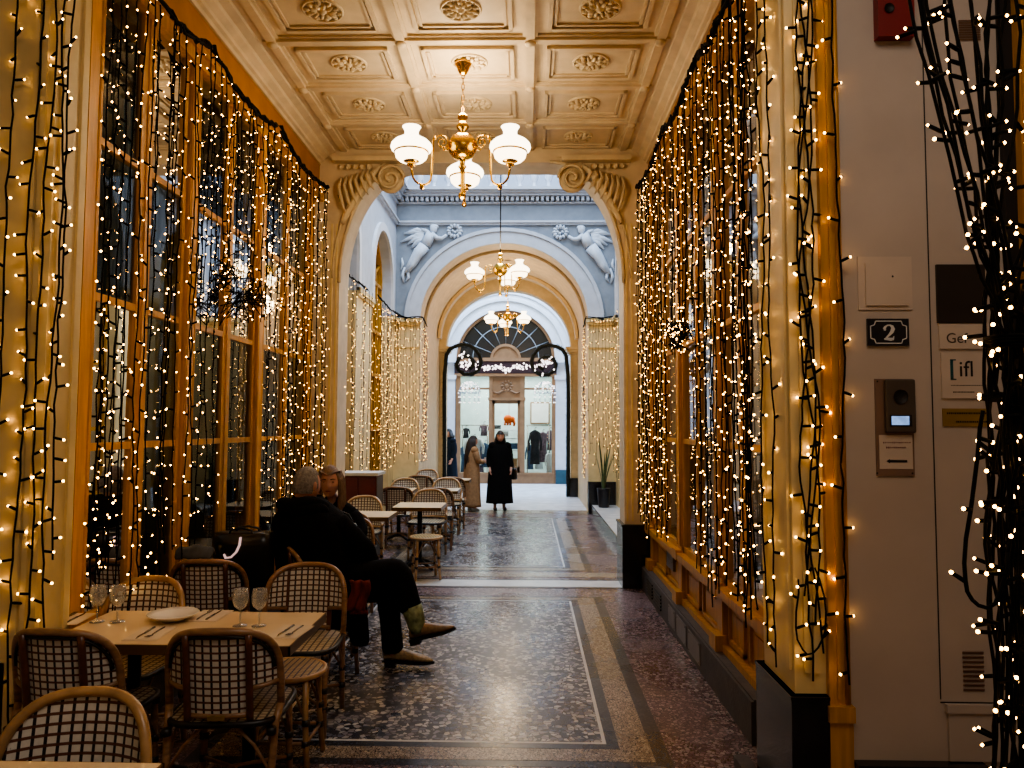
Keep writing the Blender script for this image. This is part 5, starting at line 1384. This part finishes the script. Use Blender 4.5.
# ---- standing people
def stander(label, x, y, H, yaw, coat_m, hair_m, hair_len, hem, arm=None, skin=M['skin_pink'], wide=1.0, scarf=False):
    """figure faces +Y locally, turned by yaw"""
    k = H/1.66
    t = thing('person', label, 'person', (x, y, .006), yaw)
    W = lambda a, b, c: V((a*k, b*k, c*k))
    hip, chest, neck = W(0, 0, .88), W(0, .01, 1.22), W(0, .01, 1.40); hc = W(0, .03, 1.535)
    sl, sr = W(-.165, .0, 1.34), W(.165, 0, 1.34)
    a_ = arm or {}
    el, er = a_.get('el', W(-.23, -.02, 1.07)), a_.get('er', W(.23, -.02, 1.07)); hl, hr = a_.get('hl', W(-.22, .08, .86)), a_.get('hr', W(.22, .08, .86))
    body = MB()
    vs, fs = skin_mesh([[(hip, .125*k), (hip.lerp(chest, .5), .11*k), (chest, .125*k), (neck, .05*k), (neck+W(0, .01, .06), .046*k)],
        [(chest, .125*k), (sl, .055*k), (el, .038*k), (hl, .025*k)], [(chest, .125*k), (sr, .055*k), (er, .038*k), (hr, .025*k)],
        [(hip, .125*k), (W(-.09, 0, .82), .085*k), (W(-.09, .01, .47), .055*k), (W(-.09, -.01, .08), .036*k), (W(-.09, .11, .03), .028*k)],
        [(hip, .125*k), (W(.09, 0, .82), .085*k), (W(.09, .01, .47), .055*k), (W(.10, -.01, .08), .036*k), (W(.11, .11, .03), .028*k)]]
        +hand_chains(hl, hl-el, (1, 0, 0), (0, 1, 0), .88*k, .5)+hand_chains(hr, hr-er, (-1, 0, 0), (0, 1, 0), .88*k, .5))
    body.add(vs, fs, 0, True); hm = head_geo(body, hc, 0, R(-8), 1.0*k); bo = body.build('body', skin, t); face_parts(hm, bo)
    q = MB(); seg, rg = 26, 12; vs = []
    for j in range(rg+1):
        ph = PI*j/rg*.62
        for i in range(seg):
            a = 2*PI*i/seg; X, Y, Z = math.sin(ph)*math.cos(a), math.sin(ph)*math.sin(a), math.cos(ph)*.132
            if Y > .1: Z = max(Z, .055)
            vs.append(hm @ V((X*.087, Y*(.104 if Y > 0 else .114), Z)))
    q.add(vs, [(j*seg+i, j*seg+(i+1) % seg, (j+1)*seg+(i+1) % seg, (j+1)*seg+i) for j in range(rg) for i in range(seg)], 0, True)
    n = 18
    for i in range(n):
        a = PI*.98+PI*1.04*i/(n-1); cx, cy = .080*math.cos(a), .100*math.sin(a)
        q.tube([hm @ V((cx*.9, cy*.9, .05)), hm @ V((cx*1.08, cy*1.1, -.05)), hm @ V((cx*1.5, cy*1.28, -.05-hair_len*.35)), hm @ V((cx*1.7+.01*math.sin(i*3), cy*1.2, -.05-hair_len*.7)), hm @ V((cx*1.3, cy*1.05, -.05-hair_len*(1+.08*math.sin(i*5))))], [.02, .024, .026, .022, .006], 7)
    q.build('hair', hair_m, t)
    q = MB(); w = wide
    pr = [(hem, .27*w, .20*w), (hem+.12, .262*w, .19*w), (.70, .235*w, .175), (.90, .215*w, .165), (1.05, .195*w, .15), (1.22, .205*w, .145), (1.33, .195*w, .115), (1.385, .11, .085), (1.44, .065, .07)]
    rings = []
    for i, (zz, a, b) in enumerate(pr):
        rings.append([(px+(.010*math.sin(j*2.4) if i < 3 else 0)*k, py, pz) for j, (px, py, pz) in enumerate(ring(W(0, 0, zz), a*k, b*k, 28))])
    q.loft(rings, cap=False)
    for s_, a, b, c in ((-1, sl, el, hl), (1, sr, er, hr)):
        e = b.lerp(c, .88); q.tube([a, a.lerp(b, .5), b, b.lerp(e, .5), e], [.088*k, .078*k, .066*k, .058*k, .05*k], 12); q.ell(a+V((-s_*.01*k, 0, 0)), (.095*k, .09*k, .085*k), 12, 8)
    c_ = q.build('long_coat', coat_m, t, 1); sd = c_.modifiers.new('s', 'SOLIDIFY'); sd.thickness = .008
    q = MB(); q.tube(ring(W(0, .0, 1.415), .085*k, .085*k, 16), .028*k, 8, closed=True)
    q.build('collar', coat_m, t, 1)
    q = MB()
    for s_ in (-1, 1): q.tube([W(s_*.09, 0, .86), W(s_*.09, .01, .47), W(s_*.095, -.005, .07)], [.095*k, .07*k, .06*k], 12)
    q.build('trousers', M['trouser_black'], t, 1)
    q = MB()
    for s_ in (-1, 1): q.loft([[W(s_*.10+.042*wd*math.cos(a), -.055+.055*i, .0+.045*h*(1+math.sin(a))) for a in [2*PI*j/12 for j in range(12)]] for i, (wd, h) in enumerate(((.7, .8), (1, 1), (1, .95), (1, .6), (.5, .4)))])
    q.build('shoes', M['cloth_white'] if coat_m is M['coat_tan'] else M['sole'], t, 1)
    return t, k
k1 = 1.58/1.66
t1, _ = stander('woman in a long camel coat with long dark hair standing in profile', -1.12, 14.86, 1.50, R(-62), M['coat_tan'], M['hair_dark'], .55, .10,
        arm={'el': V((-.20, .06, .98)), 'hl': V((-.05, .26, 1.0)), 'er': V((.2, .05, .97)), 'hr': V((.04, .27, .98))})
q = MB(); q.box(-.05, .05, .30, .31, .94, 1.06); q.build('phone_paper', M['cloth_white'], t1)
t2, _ = stander('woman in a long black coat with a shoulder bag standing facing us', -.56, 14.95, 1.60, PI+R(10), M['coat_black'], M['hair_black'], .36, .16, wide=1.06)
q = MB(); q.loft([ring((-.30, -.04, zz), .05+.012*(zz < .78), .10, 14) for zz in (.62, .66, .80, .84)]); b_ = q.build('shoulder_bag', M['black_bag'], t2)
q = MB(); q.tube([(-.29, .03, .83), (-.24, .05, 1.1), (-.14, .03, 1.31), (-.12, -.04, 1.33), (-.22, -.1, 1.1), (-.29, -.1, .83)], .01, 6); q.build('strap', M['black_bag'], b_)
stander('person in a navy coat standing by the left garland', -1.98, 18.75, 1.62, PI-R(50), M['coat_navy'], M['hair_black'], .08, .35)
# ------------------------------------------------------------------ chandeliers
def chandelier(label, x, y, zball, ztop, angs, group='brass chandeliers along the arcade', sc_=1.0):
    t = thing('chandelier', label, 'chandelier', (x, y, zball), 0, group); t.scale = (sc_, sc_, sc_)
    q = MB(); q.lathe([(0, .10), (.046, .105), (.08, .081), (.105, .046), (.114, 0), (.105, -.046), (.08, -.081), (.046, -.1), (.025, -.1), (.02, -.14), (.034, -.16), (.02, -.18), (.014, -.22), (.014, -.36), (.028, -.375), (.03, -.39), (.018, -.41), (0, -.42)], seg=32)
    q.lathe([(.02, .1), (.02, .125), (.045, .145), (.05, .165), (.03, .195), (.022, .21), (.04, .23), (.036, .25), (.014, .27), (.0, .275)], seg=24); q.build('ball_stem', M['brass'], t)
    h = (ztop-zball)/sc_
    q = MB()
    if h < 1.4:
        n = int((h-.33)/.045)
        for i in range(n):
            z0 = .28+i*.045; a = PI/2*(i % 2)
            q.tube([(.011*math.cos(a)*math.cos(b), .011*math.sin(a)*math.cos(b), z0+.0225+.03*math.sin(b)) for b in [2*PI*k/10 for k in range(10)]], .0035, 5, closed=True)
        q.build('chain', M['brass_dk'], t)
    else: q.tube([(0, 0, .27), (0, 0, h-.02)], .011, 6); q.build('suspension_rod', M['iron'], t)
    q = MB(); q.lathe([(.0, h), (.07, h), (.067, h-.02), (.052, h-.035), (.045, h-.06), (.03, h-.085), (.012, h-.1), (0, h-.1)], seg=24); q.build('ceiling_rose', M['brass'], t)
    for a in angs:
        ca, sa = math.cos(R(a)), math.sin(R(a))
        f = lambda r, z: (r*ca, r*sa, z)
        q = MB()
        pts = [f(.222, .05), f(.235, .03), f(.24, 0)]+[f(.24+.002*i, -.06*i) for i in range(1, 5)]+[f(.325-.075*math.cos(b), -.27-.075*math.sin(b)) for b in [PI*i/8 for i in range(1, 8)]]+[f(.405, -.25), f(.41, -.21)]
        q.tube(pts, .0085, 8)
        sp = [f(.23, .04)]+[f(.165+.06*(1-i/30)*math.cos(i*.42+.3), .01+.06*(1-i/30)*math.sin(i*.42+.3)) for i in range(26)]; q.tube([f(.1, -.01), f(.115, -.02), f(.125, -.04), f(.16, -.045)], .008, 6)
        q.tube(sp, .006, 6)
        q.lathe([(0, -.03), (.018, -.02), (.02, 0), (.012, .015), (0, .02)], f(.325, -.355), 12)
        q.build('arm', M['brass'], t)
        q = MB(); c = f(.41, -.10)
        q.lathe([(.0, -.115), (.03, -.11), (.035, -.095), (.022, -.085), (.06, -.075), (.072, -.068)], c, 20); q.lathe([(.126, -.012), (.133, -.008), (.133, 0), (.126, .002)], c, 28); q.build('gallery_ring', M['brass'], t)
        q = MB(); q.lathe([(.06, -.075), (.095, -.068), (.118, -.045), (.126, -.01)], c, 28); q.build('lower_bowl', M['shade_low'], t)
        q = MB(); q.lathe([(.128, 0), (.15, .012), (.158, .032), (.152, .056), (.127, .082), (.09, .103), (.062, .12), (.052, .137), (.053, .16), (.066, .187), (.071, .192), (.062, .19), (.046, .16), (.044, .14)], c, 32); q.build('lamp_shade', M['shade'], t)
    l = bpy.data.lights.new('lamp_glow', 'POINT'); l.energy = 40; l.color = (1, .74, .44); l.shadow_soft_size = .12
    o = bpy.data.objects.new('lamp_glow', l); COL.objects.link(o); o.location = (x, y, zball+.33)
    l = bpy.data.lights.new('lamp_glow', 'POINT'); l.energy = 24; l.color = (1, .74, .44); l.shadow_soft_size = .15
    o = bpy.data.objects.new('lamp_glow', l); COL.objects.link(o); o.location = (x, y, zball-.55)
    return t
chandelier('near brass chandelier with opal shades hanging on a chain from the coffered ceiling', -.55, 6.02, 4.015, 4.73, (92, 204, 337), sc_=1.06)
chandelier('middle brass chandelier on a long rod in the skylit court', -.44, 11.5, 4.15, 8.53, (195, 75, 318))
chandelier('farthest brass chandelier under the tan barrel vault', -.45, 16.2, 4.10, 5.28, (210, 100, 330))

# ------------------------------------------------------------------ fairy lights
_oct = [(1, 0, 0), (-1, 0, 0), (0, 1, 0), (0, -1, 0), (0, 0, 1), (0, 0, -1)]
_of = [(0, 2, 4), (2, 1, 4), (1, 3, 4), (3, 0, 4), (2, 0, 5), (1, 2, 5), (3, 1, 5), (0, 3, 5)]
_b = MB(); _b.ell((0, 0, 0), (.0056, .0056, .0056), 8, 6)
_tmp = _b.build('bulb', M['bulb']); BULB = _tmp.data; bpy.data.objects.remove(_tmp)
class Curtain:
    def __init__(s, label, group, n_single=0, bulb_r=.0058, cat='fairy lights', name='fairy_light_curtain'):
        s.root = thing(name, label, cat, (0, 0, 0), 0, group); s.rest = MB(); s.bulbs = []; s.n = n_single; s.br = bulb_r
    def cable(s, pts, r=.012, strands=3, jit=.02):
        q = MB()
        for k in range(strands):
            P_ = []
            for a, b in zip(pts, pts[1:]):
                a, b = V(a), V(b); m = max(2, int((b-a).length/.08))
                for i in range(m): P_.append(a.lerp(b, i/m)+V((random.uniform(-jit, jit)*.5, random.uniform(-jit, jit), random.uniform(-jit, jit))))
            P_.append(V(pts[-1])); q.tube(P_, r, 5)
        q.build('top_cable', M['wire'], s.root)
    def strand(s, pts, A, step=.10, rw=.0042, jit=.010, sock=.042, start=.08, seg=5):
        """pts: polyline from top to bottom; A: direction along the wall"""
        pts = [V(p) for p in pts]; A = V(A).normalized(); q = MB()
        if len(pts) > 3:                                                     # smooth bends
            sm = []
            for i in range(len(pts)-1):
                p0, p1, p2, p3 = pts[max(i-1, 0)], pts[i], pts[i+1], pts[min(i+2, len(pts)-1)]
                for k in range(3):
                    u = k/3; sm.append(.5*(2*p1+(p2-p0)*u+(2*p0-5*p1+4*p2-p3)*u*u+(3*p1-p0-3*p2+p3)*u**3))
            pts = sm+[pts[-1]]
        N_ = A.cross(V((0, 0, 1))).normalized()
        path = []; L = 0; lens = []
        ph, fq = random.uniform(0, 6), random.uniform(1.5, 4)
        for a, b in zip(pts, pts[1:]):
            m = max(1, int(round((b-a).length/.085)))
            for i in range(m):
                f = i/m; p = a.lerp(b, f); z = p.z
                path.append(p+A*(jit*math.sin(z*fq+ph)+random.uniform(-jit, jit)*.45)+N_*random.uniform(-jit, jit)*.5)
        path.append(pts[-1])
        q.tube(path, rw, seg)
        acc = 0; nxt = start; sgn = random.choice((-1, 1)); mine = []
        for a, b in zip(path, path[1:]):
            d = (b-a).length
            while acc+d >= nxt:
                p = a.lerp(b, (nxt-acc)/d); sgn = -sgn if random.random() < .75 else sgn
                v = A*sgn*random.uniform(.55, 1)+N_*random.uniform(-.55, .55)+V((0, 0, random.uniform(-.35, .55))); v.normalize()
                e = p+v*sock; q.tube([p, p+v*.012, e], [rw*1.1, .0068, .0062], 5 if seg < 6 else 6)
                mine.append(e+v*.004); nxt += step*random.uniform(.8, 1.2)
            acc += d
        o = q.build('strand', M['wire'], s.root); s.bulbs += [(p, o) for p in mine]; return o
    def clump(s, c, r, n, name='tangle'):
        q = MB()
        for k in range(6):
            P_ = [V(c)+V((random.gauss(0, r*.5), random.gauss(0, r*.6), random.gauss(0, r*.6))) for i in range(9)]; q.tube(P_, .0042, 5)
        o = q.build(name, M['wire'], s.root)
        for i in range(n): s.bulbs.append((V(c)+V((random.gauss(0, r*.6), random.gauss(0, r*.75), random.gauss(0, r*.75))), o))
    def done(s, near=V((0, 0, 1.7))):
        s.bulbs.sort(key=lambda b: (b[0]-near).length)
        for p, o in s.bulbs[:s.n]:
            b = bpy.data.objects.new('bulb', BULB); COL.objects.link(b); b.parent = o; b.location = p
        r = s.br
        for p, o in s.bulbs[s.n:]: s.rest.add([(p.x+r*a, p.y+r*b, p.z+r*c) for a, b, c in _oct], _of)
        if s.bulbs[s.n:]:
            o = s.rest.build('bulb_scatter', M['bulb'], s.root); o['kind'] = 'stuff'
GL, GR = 'fairy light curtains on the left shopfront', 'fairy light curtains on the right shopfront'
AY = V((0, 1, 0)); AX = V((1, 0, 0))
U = random.uniform
def wave(x, y, z0, z1, n=6, dx=.01, dy=.03):
    return [(x+U(-dx, dx), y+U(-dy, dy)*(i > 0), z0+(z1-z0)*i/n) for i in range(n+1)]
XLc, XRc = -2.15, 1.15
# left pier and post
c = Curtain('fairy light strands on the cream pier at the left edge', GL, 100)
for px, zb in ((4, .75), (27, .35), (43, .8), (57, .55), (61, 1.1)):
    p = at(px, 300, Y=3.27); c.strand(wave(p.x, 3.265, 4.3, zb, 7, .015, .0), AX, .11, .0045)
c.done()
c = Curtain('fairy light strands on the ochre post next to the left pier', GL, 60)
for y, zb in ((3.64, .8), (3.71, .72), (3.78, .9)): c.strand(wave(-2.14, y, 4.25, zb, 7, .01, .015), AY, .10)
c.done()
def top(y, ys): # sag of the top cable between fixings
    y0, y1 = ys; f = (y-y0)/(y1-y0); return 4.26-.10*4*f*(1-f)
def bay(label, group, x, y0, y1, n, zlow, single, A=AY, step=.10, dens=1.0, jx=.02):
    c = Curtain(label, group, single)
    c.cable([(x, y0+(y1-y0)*i/8, top(y0+(y1-y0)*i/8, (y0, y1))) for i in range(9)], .010, 4, .03)
    for i in range(n):
        y = y0+(y1-y0)*(i+.5)/n+U(-.03, .03); zt_ = top(y, (y0, y1)); zb = zlow(y)+U(-.12, .25)
        c.strand(wave(x+U(-jx, jx), y, zt_, zb, 6, .008, .025), A, step)
    return c
c = bay('fairy light curtain over the nearest left window', GL, XLc, 3.85, 4.84, 11, lambda y: .75, 100, step=.115); c.done()
c = bay('short dense fairy light curtain gathered high over the middle left window', GL, XLc, 4.88, 6.16, 16, lambda y: 2.6 if 5.0 < y < 6.05 else 1.0, 0, step=.09)
for y, z in ((5.2, 2.75), (5.4, 2.6), (5.75, 2.7)): c.clump((XLc, y, z), .12, 16)
c.done()
c = bay('full fairy light curtain over the far left window', GL, XLc, 6.24, 7.8, 16, lambda y: .8, 0, step=.10); c.done()
# right
c = bay('full fairy light curtain over the far right window', GR, XRc, 6.35, 7.85, 15, lambda y: .72, 0, step=.10); c.done()
c = bay('fairy light curtain tied in a glowing knot before the middle right window', GR, XRc, 5.06, 6.32, 13, lambda y: 2.35 if 5.15 < y < 6.0 else .85, 0, step=.10)
for y, z in ((5.45, 2.42), (5.62, 2.36), (5.78, 2.45)): c.clump((XRc-.02, y, z), .09, 22)
c.done()
c = bay('fairy light curtain over the nearest right window', GR, XRc, 4.0, 5.02, 13, lambda y: .68, 100, step=.11)
c.done()
c = Curtain('thick twisted bundle of fairy lights on the ochre post left of the right pier', GR, 60)
for k in range(7): c.strand(wave(1.11+U(-.02, .02), 3.76+U(-.05, .05), 4.3, U(.62, 1.0), 7, .01, .03), AY, .13)
c.done()
c = Curtain('pair of fairy light strands on the inner face of the right pier', GR, 60)
for y, zb in ((3.42, .62), (3.53, .7)): c.strand(wave(1.115, y, 4.3, zb, 7, .008, .02), AY, .115)
c.done()
c = Curtain('twisted fairy light bundle on the front of the right pier', GR, 100)
for k in range(4):
    n = 9; c.strand([(1.22+.035*math.sin(i*1.4+k*1.57)*(1 if i else .3)+U(-.008, .008), 3.235+.012*math.cos(i*1.4+k*1.57), 4.3-(4.3-(.62+.12*k))*i/n) for i in range(n+1)], AX, .15, .0045)
c.strand([(1.16, 3.235, 1.05), (1.13, 3.22, .85), (1.18, 3.22, .74), (1.24, 3.22, .8), (1.26, 3.22, .92), (1.23, 3.235, 1.1)], AX, .12)
c.done()
c = Curtain('single fairy light strand hanging on the ochre door casing', GR, 60)
c.strand(wave(1.345, 3.205, 4.3, .62, 8, .012, 0), AX, .20, .0045); c.done()
# foreground bundle
c = Curtain('big gathered bundle of fairy lights in the right foreground by the plaques', 'gathered fairy light bundles', 100, name='fairy_light_bundle')
for k in range(19):
    xt = 1.11+.54*k/18+U(-.02, .02); xm = 1.405+U(-.028, .032); xb = 1.42+U(-.10, .11); yb = 2.2+U(-.07, .07)
    zk = 1.96+U(-.06, .06)
    pts = [(xt, 2.2+U(-.05, .05), 3.35)]
    for f in (.25, .5, .75): pts.append((xt+(xm-xt)*(f**1.5)+U(-.015, .015), yb*.5+1.1+U(-.02, .02), 3.35+(zk-3.35)*f))
    pts.append((xm, yb, zk)); pts.append((xm+(xb-xm)*.3, yb, 1.75))
    for f in (.3, .55, .8, 1): pts.append((xm+(xb-xm)*(.4+.6*f)+U(-.03, .03), yb+U(-.03, .03), 1.75-1.2*f-U(0, .1)))
    c.strand(pts, AX, .17, .0052, .016, .046)
c.strand([(1.30, 2.15, 1.75), (1.25, 2.13, 1.55), (1.215, 2.13, 1.32), (1.235, 2.13, 1.22), (1.30, 2.13, 1.21), (1.36, 2.15, 1.35)], AX, .2, .006)
q = MB(); 
for k in range(4): q.tube([(1.405+.045*math.cos(a)+U(-.004, .004), 2.2+.055*math.sin(a), 1.94+.009*k) for a in [2*PI*i/16 for i in range(16)]], .006, 5, closed=True)
q.build('tie', M['wire'], c.root)
c.done()
# skylit court
GC = 'fairy light curtains in the skylit court'
c = Curtain('fairy light curtain on the near part of the left court wall', GC, 0)
c.cable([(-2.07, 7.9, 4.2), (-2.04, 8.15, 4.0), (-2.08, 8.4, 3.9)], .008, 3, .02); c.cable([(-2.08, 8.4, 3.9), (-2.5, 9.2, 3.86), (-2.56, 10.4, 3.84), (-2.56, 11.7, 3.86)], .008, 3, .02)
for i in range(17):
    y = 8.3+3.3*i/16; x = -2.06-.5*min(1, (y-8.3)/1.0); c.strand(wave(x+U(-.03, .03), y, 3.88 if i > 2 else 4.1, 1.0+U(-.2, .3), 5, .01, .03), AY, .11, .003, seg=4)
c.done()
c = Curtain('sparse fairy light strands on the white pilaster of the left court wall', GC, 0)
for y in (11.75, 11.95, 12.2): c.strand(wave(-2.55, y, 3.86, 1.0, 5, .01, .02), AY, .14, .004, seg=4)
c.done()
c = Curtain('fairy light curtain over the second arched window on the left of the court', GC, 0)
c.cable([(-2.55, 12.4, 3.9), (-2.54, 13.4, 3.84), (-2.52, 14.45, 3.86)], .008, 3, .02)
for i in range(15): c.strand(wave(-2.54+U(-.03, .03), 12.42+1.9*i/14, 3.86, .9+U(-.1, .3), 5, .01, .03), AY, .10, .003, seg=4)
c.done()
c = Curtain('fairy light curtain on the cream pier left of the large arch', GC, 0)
c.cable([(-2.6, 14.5, 3.86), (-2.3, 14.47, 3.83), (-2.08, 14.5, 3.84), (-2.04, 14.8, 3.7)], .008, 3, .02)
for i in range(9): c.strand(wave(-2.58+.5*i/8, 14.49, 3.84, 1.0+U(-.1, .3), 5, .012, 0), AX, .17, .0026, seg=4)
for i in range(7): c.strand(wave(-2.06, 14.55+.5*i/6, 3.75-.05*i, 1.0+U(-.1, .3), 5, .012, .03), AY, .085, .003, seg=4)
c.done()
c = Curtain('fairy light curtain on the cream pier right of the large arch', GC, 0)
c.cable([(1.11, 14.8, 3.7), (1.13, 14.5, 3.84), (1.4, 14.47, 3.82), (1.68, 14.48, 3.86)], .008, 3, .02)
for i in range(8): c.strand(wave(1.2+.45*i/7, 14.49, 3.84, .9+U(-.1, .5), 5, .012, 0), AX, .2, .0026, seg=4)
for i in range(7): c.strand(wave(1.12, 14.55+.5*i/6, 3.75-.05*i, .75+U(-.1, .3), 5, .012, .03), AY, .085, .003, seg=4)
c.done()
c = Curtain('fairy light strands along the right court wall beside the far pier', GC, 0)
for i in range(5): c.strand(wave(1.64, 13.2+.9*i/4, 3.84, .7+U(-.1, .2), 5, .012, .02), AY, .12, .003, seg=4)
c.done()

# ------------------------------------------------------------------ garlands, wire domes
def garland(path, r, nb, label, mirror=None, whites=0, cat='garland'):
    t = thing('evergreen_garland', label, cat, (0, 0, 0), 0, 'dark garland crooks at the end of the vault' if cat == 'garland' else None)
    q = MB(); P_ = [V(p) for p in path]
    q.tube(P_, r*.55, 8)
    segs = list(zip(P_, P_[1:])); Ls = [(b-a).length for a, b in segs]; T_ = sum(Ls)
    for i in range(nb):
        d = T_*random.random(); k = 0
        while k < len(Ls)-1 and d > Ls[k]: d -= Ls[k]; k += 1
        p = segs[k][0].lerp(segs[k][1], d/max(Ls[k], 1e-6)); v = V((random.gauss(0, 1), random.gauss(0, 1), random.gauss(0, 1))).normalized()
        s_ = v.cross(V((.3, .2, 1))).normalized()*.012
        q.add([p+s_, p-s_, p+v*r*U(.9, 1.35)], [(0, 1, 2)])
    q.build('needles', M['evergreen'], t)
    if whites:
        w = MB(); rr = .022
        for i in range(whites):
            k = random.randrange(len(P_)*55//100, len(P_)-1); p = P_[k].lerp(P_[k+1], random.random())+V((random.gauss(0, r*.5), -r*.9, random.gauss(0, r*.5)))
            w.add([(p.x+rr*a, p.y+rr*b, p.z+rr*c_) for a, b, c_ in _oct], _of)
        w.build('bulb_scatter', M['bulb_white'], t)['kind'] = 'stuff'
crook = [(444.5, 496), (444.5, 440), (444.3, 400), (444.6, 375), (446.5, 355), (450, 349), (456, 346), (463, 344.5), (470, 345.5), (475, 349), (479.5, 355), (481.3, 363), (478.5, 370), (472, 374.5), (464, 374), (458.5, 370), (456.5, 364), (459, 358.5), (464, 356), (470, 357), (473.5, 361), (473.5, 366), (469, 369)]
garland([at(x, y, Y=17.82) for x, y in crook], .085, 2600, 'left dark evergreen garland crook curling inward at the end of the vault', whites=10)
garland([at(1012.6-x, y+.6, Y=17.82) for x, y in crook], .085, 2600, 'right dark evergreen garland crook curling inward at the end of the vault', whites=10)
t = thing('lit_swag', 'swag of white lights strung across the maroon fascia of the far shop', 'light swag')
P_ = [at(458+95*i/24, 362.5+6*math.sin(PI*i/24)+1.2*math.sin(i*1.1), Y=21.84) for i in range(25)]
q = MB(); q.tube(P_, .012, 5); q.build('wire', M['wire'], t)
w = MB(); rr = .028
for i in range(170):
    k = random.randrange(24); p = P_[k].lerp(P_[k+1], random.random())+V((U(-.03, .03), U(-.04, .0), random.gauss(0, .045)))
    w.add([(p.x+rr*a, p.y+rr*b, p.z+rr*c_) for a, b, c_ in _oct], _of)
w.build('bulb_scatter', M['bulb_white'], t)['kind'] = 'stuff'
for k, px in enumerate((469.5, 545)):
    t = thing('wire_light_dome', ('left' if k == 0 else 'right')+' dome-shaped wire ornament with lights in the far shop window', 'light ornament', (0, 0, 0), 0, 'wire light domes')
    c0 = at(px, 393, Y=21.75); r = .32; q = MB(); w = MB(); rr = .017
    for m in range(7):
        a = PI*m/7
        pts = [(c0.x+r*math.cos(b)*math.cos(a), c0.y+.5*r*math.cos(b)*math.sin(a), c0.z+r*math.sin(b)) for b in [PI*i/14 for i in range(15)]]
        q.tube(pts, .008, 5)
        for p in pts:
            for kk in range(1 if random.random() < .55 else 0): w.add([(p[0]+U(-.03, .03)+rr*x, p[1]+rr*y, p[2]+U(-.02, .02)+rr*z_) for x, y, z_ in _oct], _of)
    q.tube([(c0.x+r*math.cos(b), c0.y+.5*r*math.sin(b), c0.z) for b in [2*PI*i/24 for i in range(24)]], .01, 5, closed=True)
    for i in range(12):
        b = 2*PI*i/12; x, y = c0.x+r*math.cos(b), c0.y+.5*r*math.sin(b); q.tube([(x, y, c0.z), (x*.9+c0.x*.1, y, c0.z-.3)], .006, 5)
        for j in range(1, 4, 2): w.add([(x*(1-.025*j)+c0.x*.025*j+rr*a, y+rr*b_, c0.z-.08*j-.04+rr*c_) for a, b_, c_ in _oct], _of)
    q.tube([(c0.x, c0.y, c0.z+r), (c0.x, c0.y+.02, 3.2)], .006, 5)
    q.build('wire_frame', M['fan_bar'], t); w.build('bulb_scatter', M['bulb_white'], t)['kind'] = 'stuff'

# ------------------------------------------------------------------ potted plant on the step
p = at(603, 500, Z=.17); p.y = 14.15; p.x = 1.44
t = thing('potted_plant', 'tall spiky plant in a dark pot on the marble step by the right cream pier', 'plant', (p.x, p.y, .171))
q = MB(); q.lathe([(0, 0), (.09, 0), (.10, .02), (.125, .34), (.13, .36), (.118, .36), (.112, .33), (0, .32)], seg=24); q.build('pot', M['pot'], t)
for i in range(11):
    a = 2.4*i; L = U(.7, 1.05); sp = U(.06, .28); w0 = U(.014, .022); q = MB()
    f = lambda u, v: (math.cos(a)*(.03+sp*v**1.7)-math.sin(a)*u*w0*(1-v**3)*(.6+.8*v), math.sin(a)*(.03+sp*v**1.7)+math.cos(a)*u*w0*(1-v**3)*(.6+.8*v)+abs(u)*.006, .32+L*v)
    q.grid(f, [-1, -.5, 0, .5, 1], [j/10 for j in range(11)]); q.build('leaf', M['leaf'], t)

# ------------------------------------------------------------------ light
def area(name, loc, rot, sx_, sy_, e, col):
    l = bpy.data.lights.new(name, 'AREA'); l.shape = 'RECTANGLE'; l.size = sx_; l.size_y = sy_; l.energy = e; l.color = col
    o = bpy.data.objects.new(name, l); COL.objects.link(o); o.location = loc; o.rotation_euler = rot; return o
area('court_skylight', (-.47, 11.5, 9.4), (0, 0, 0), 4.0, 6.0, 900, (.66, .81, 1))
area('crossing_skylight', (-.5, 20, 8.4), (0, 0, 0), 9, 3.4, 1600, (.54, .73, 1))
area('boutique_light', (-.65, 23.3, 3.35), (0, 0, 0), 3, 1.8, 190, (.92, .98, 1))
area('left_shop_light', (-3.1, 5.9, 4.4), (0, 0, 0), .8, 3, 10, (.75, .85, 1))
area('right_shop_light', (1.62, 5.9, 4.45), (0, 0, 0), .3, 3.8, 70, (.85, .9, 1))
area('vestibule_fill', (.6, .4, 5.1), (0, 0, 0), 2.4, 2.4, 70, (1, .88, .77))  # added fill from above the camera to lift the foreground, no real fitting
w = bpy.data.worlds.new('world'); sc.world = w; w.use_nodes = True
bg = w.node_tree.nodes['Background']; bg.inputs[0].default_value = (.22, .42, .85, 1); bg.inputs[1].default_value = .9
sc.view_settings.view_transform = 'AgX'; sc.view_settings.look = 'AgX - Medium High Contrast'; sc.view_settings.exposure = .08
sc.cycles.use_denoising = True; sc.cycles.max_bounces = 7; sc.cycles.transparent_max_bounces = 16; sc.cycles.sample_clamp_indirect = 4
sc.cycles.caustics_reflective = False; sc.cycles.caustics_refractive = False
